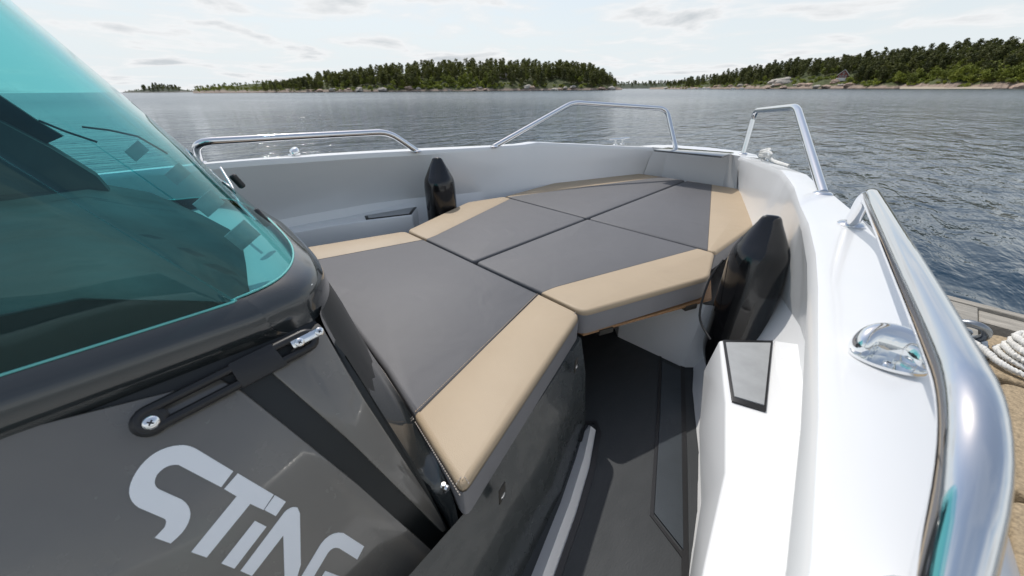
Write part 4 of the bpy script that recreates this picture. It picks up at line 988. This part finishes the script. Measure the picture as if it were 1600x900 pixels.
for i, px in enumerate([1040, 1062, 1085, 1100, 1120, 1140, 1155, 1165, 1200, 1208, 1216, 1224, 1240, 1250, 1262, 1275, 1290, 1300, 1312, 1325]):
    boulder(shr, px, rnd.uniform(.01, .1), rnd.uniform(1.4, 3.2), 'rounded pink granite boulder on the right shore', 'boulders along the right shore', M_rock1 if i % 3 else M_rock2)
for px, lb_ in ((1205, 'leftmost of three tall grey cliff rocks left of the red cottage'), (1213, 'middle of three tall grey cliff rocks left of the red cottage'), (1222, 'rightmost of three tall grey cliff rocks left of the red cottage')): boulder(shr, px, .12, 4.4, lb_, 'cliff rocks on the right shore', M_rock2)
boulder(shr, 1594, .01, 3.2, 'low bare rock at the right edge of the far shore', None, M_rock1)
# pale beach strip
bp_ = [(1410, -.6), (1440, -1.0), (1480, -1), (1520, -.8), (1545, -.4)]
bm = bmesh.new(); rows = [[], []]
for px in range(1405, 1551, 8):
    d = lerp_tab(shr.tab, px, 1); r0 = shore(px, d - 7); r1 = shore(px, d + 12); rows[0].append(Vector((r0.x, r0.y, -.1 - W))); rows[1].append(Vector((r1.x, r1.y, 1.7 - W)))
strip(bm, rows); tag(add('beach', bm, mat('sand', (.42, .36, .27), .95, var=.1), None), 'narrow sandy beach below the green trees', None, None, 'structure')

# ------------------------------------------------------------------ cottage
cp = shr.at(1309, .16); cp.z += .2; e_ = Vector((cp.x, cp.y, 0)).normalized(); sx_ = Vector((e_.y, -e_.x, 0))
cot = thing('cottage', cp, 'small red wooden cottage with white gable trim on the right shore', 'house')
def K(a, b, z): return cp + (sx_ * a - e_ * b + Vector((0, 0, z))) * .85
M_red = mat('falu_red_paint', (.20, .060, .045), .8, var=.15, vscale=3); M_wt = mat('white_trim', (.75, .74, .7), .6); M_roof = mat('grey_roof', (.10, .10, .105), .8, var=.15); M_win = mat('dark_window', (.02, .025, .03), .1)
def box(name, a0, a1, b0, b1, z0, z1, m, par):
    return prism(name, [K(a0, b0, z1), K(a1, b0, z1), K(a1, b1, z1), K(a0, b1, z1)], z1 - z0, m, par, bev=0)
box('wall', -3.6, 3.6, -4, 4, -2, 2.5, M_red, cot)
bm = bmesh.new(); poly_prism(bm, [K(-3.6, 4, 2.5), K(3.6, 4, 2.5), K(0, 4, 6.2)], off=e_ * 8); add('gable', bm, M_red, cot, smooth=False)
for sg in (-1, 1):
    bm = bmesh.new(); poly_prism(bm, [K(sg * 4.4, 4.6, 1.9), K(0, 4.6, 6.5), K(0, -4.6, 6.5), K(sg * 4.4, -4.6, 1.9)], .22); add('roof_slope', bm, M_roof, cot, smooth=False)
    bm = bmesh.new(); poly_prism(bm, [K(sg * 4.45, 4.65, 1.95), K(0, 4.65, 6.6), K(0, 4.65, 6.1), K(sg * 4.45, 4.65, 1.5)], off=-e_ * .12); add('barge_board', bm, M_wt, cot, smooth=False)
for a in (-2.1, 0, 2.1):
    f = box('window', a - .6, a + .6, 4.02, 4.1, .6, 2.0, M_wt, cot); box('pane', a - .45, a + .45, 4.1, 4.13, .75, 1.85, M_win, f)
f = box('window', -.6, .6, 4.02, 4.1, 3.1, 4.4, M_wt, cot); box('pane', -.45, .45, 4.1, 4.13, 3.25, 4.25, M_win, f)
box('terrace', -4.2, 4.2, 4.0, 6.2, -2, -.1, M_wt, cot)
# tiny white moored boats under the far shore
for i, px in enumerate((1076, 1084, 1092, 1098, 1106, 1145, 1158)):
    d = lerp_tab(shr.tab, px, 1) - 9; c = shore(px, d); bm = bmesh.new(); pr = [(-2.4, .0, .55), (-2.2, .8, .6), (1.2, .85, .7), (2.8, 0, .95), (1.2, -.85, .7), (-2.2, -.8, .6)]
    tp = [Vector((c.x + a, c.y + b, z)) for a, b, z in pr]; bt = [Vector((c.x + a * .85, c.y + b * .7, -.1)) for a, b, z in pr]; poly_prism(bm, tp, bot=bt)
    poly_prism(bm, [Vector((c.x + a, c.y + b, 1.25)) for a, b in ((-.6, -.5), (.8, -.4), (.8, .4), (-.6, .5))], .7)
    tag(add('moored_boat', bm, M_wt, None, smooth=False), 'tiny white boat moored below the rocks right of the gap', 'boat', 'white boats moored off the right shore')
c = shore(702, 388); bm = bmesh.new(); poly_prism(bm, [Vector((c.x + a, c.y + b, .7)) for a, b in ((-2.6, -.7), (1.5, -.9), (3, 0), (1.5, .9), (-2.6, .7))], .8); poly_prism(bm, [Vector((c.x + a, c.y + b, 1.8)) for a, b in ((-1, -.6), (.8, -.5), (.8, .5), (-1, .6))], 1.1)
tag(add('moored_boat', bm, M_rock2, None, smooth=False), 'small grey boat lying off the middle of the left island', 'boat')
print('objects', len(bpy.data.objects), 'tris', sum(len(o.data.polygons) for o in bpy.data.objects if o.type == 'MESH'))
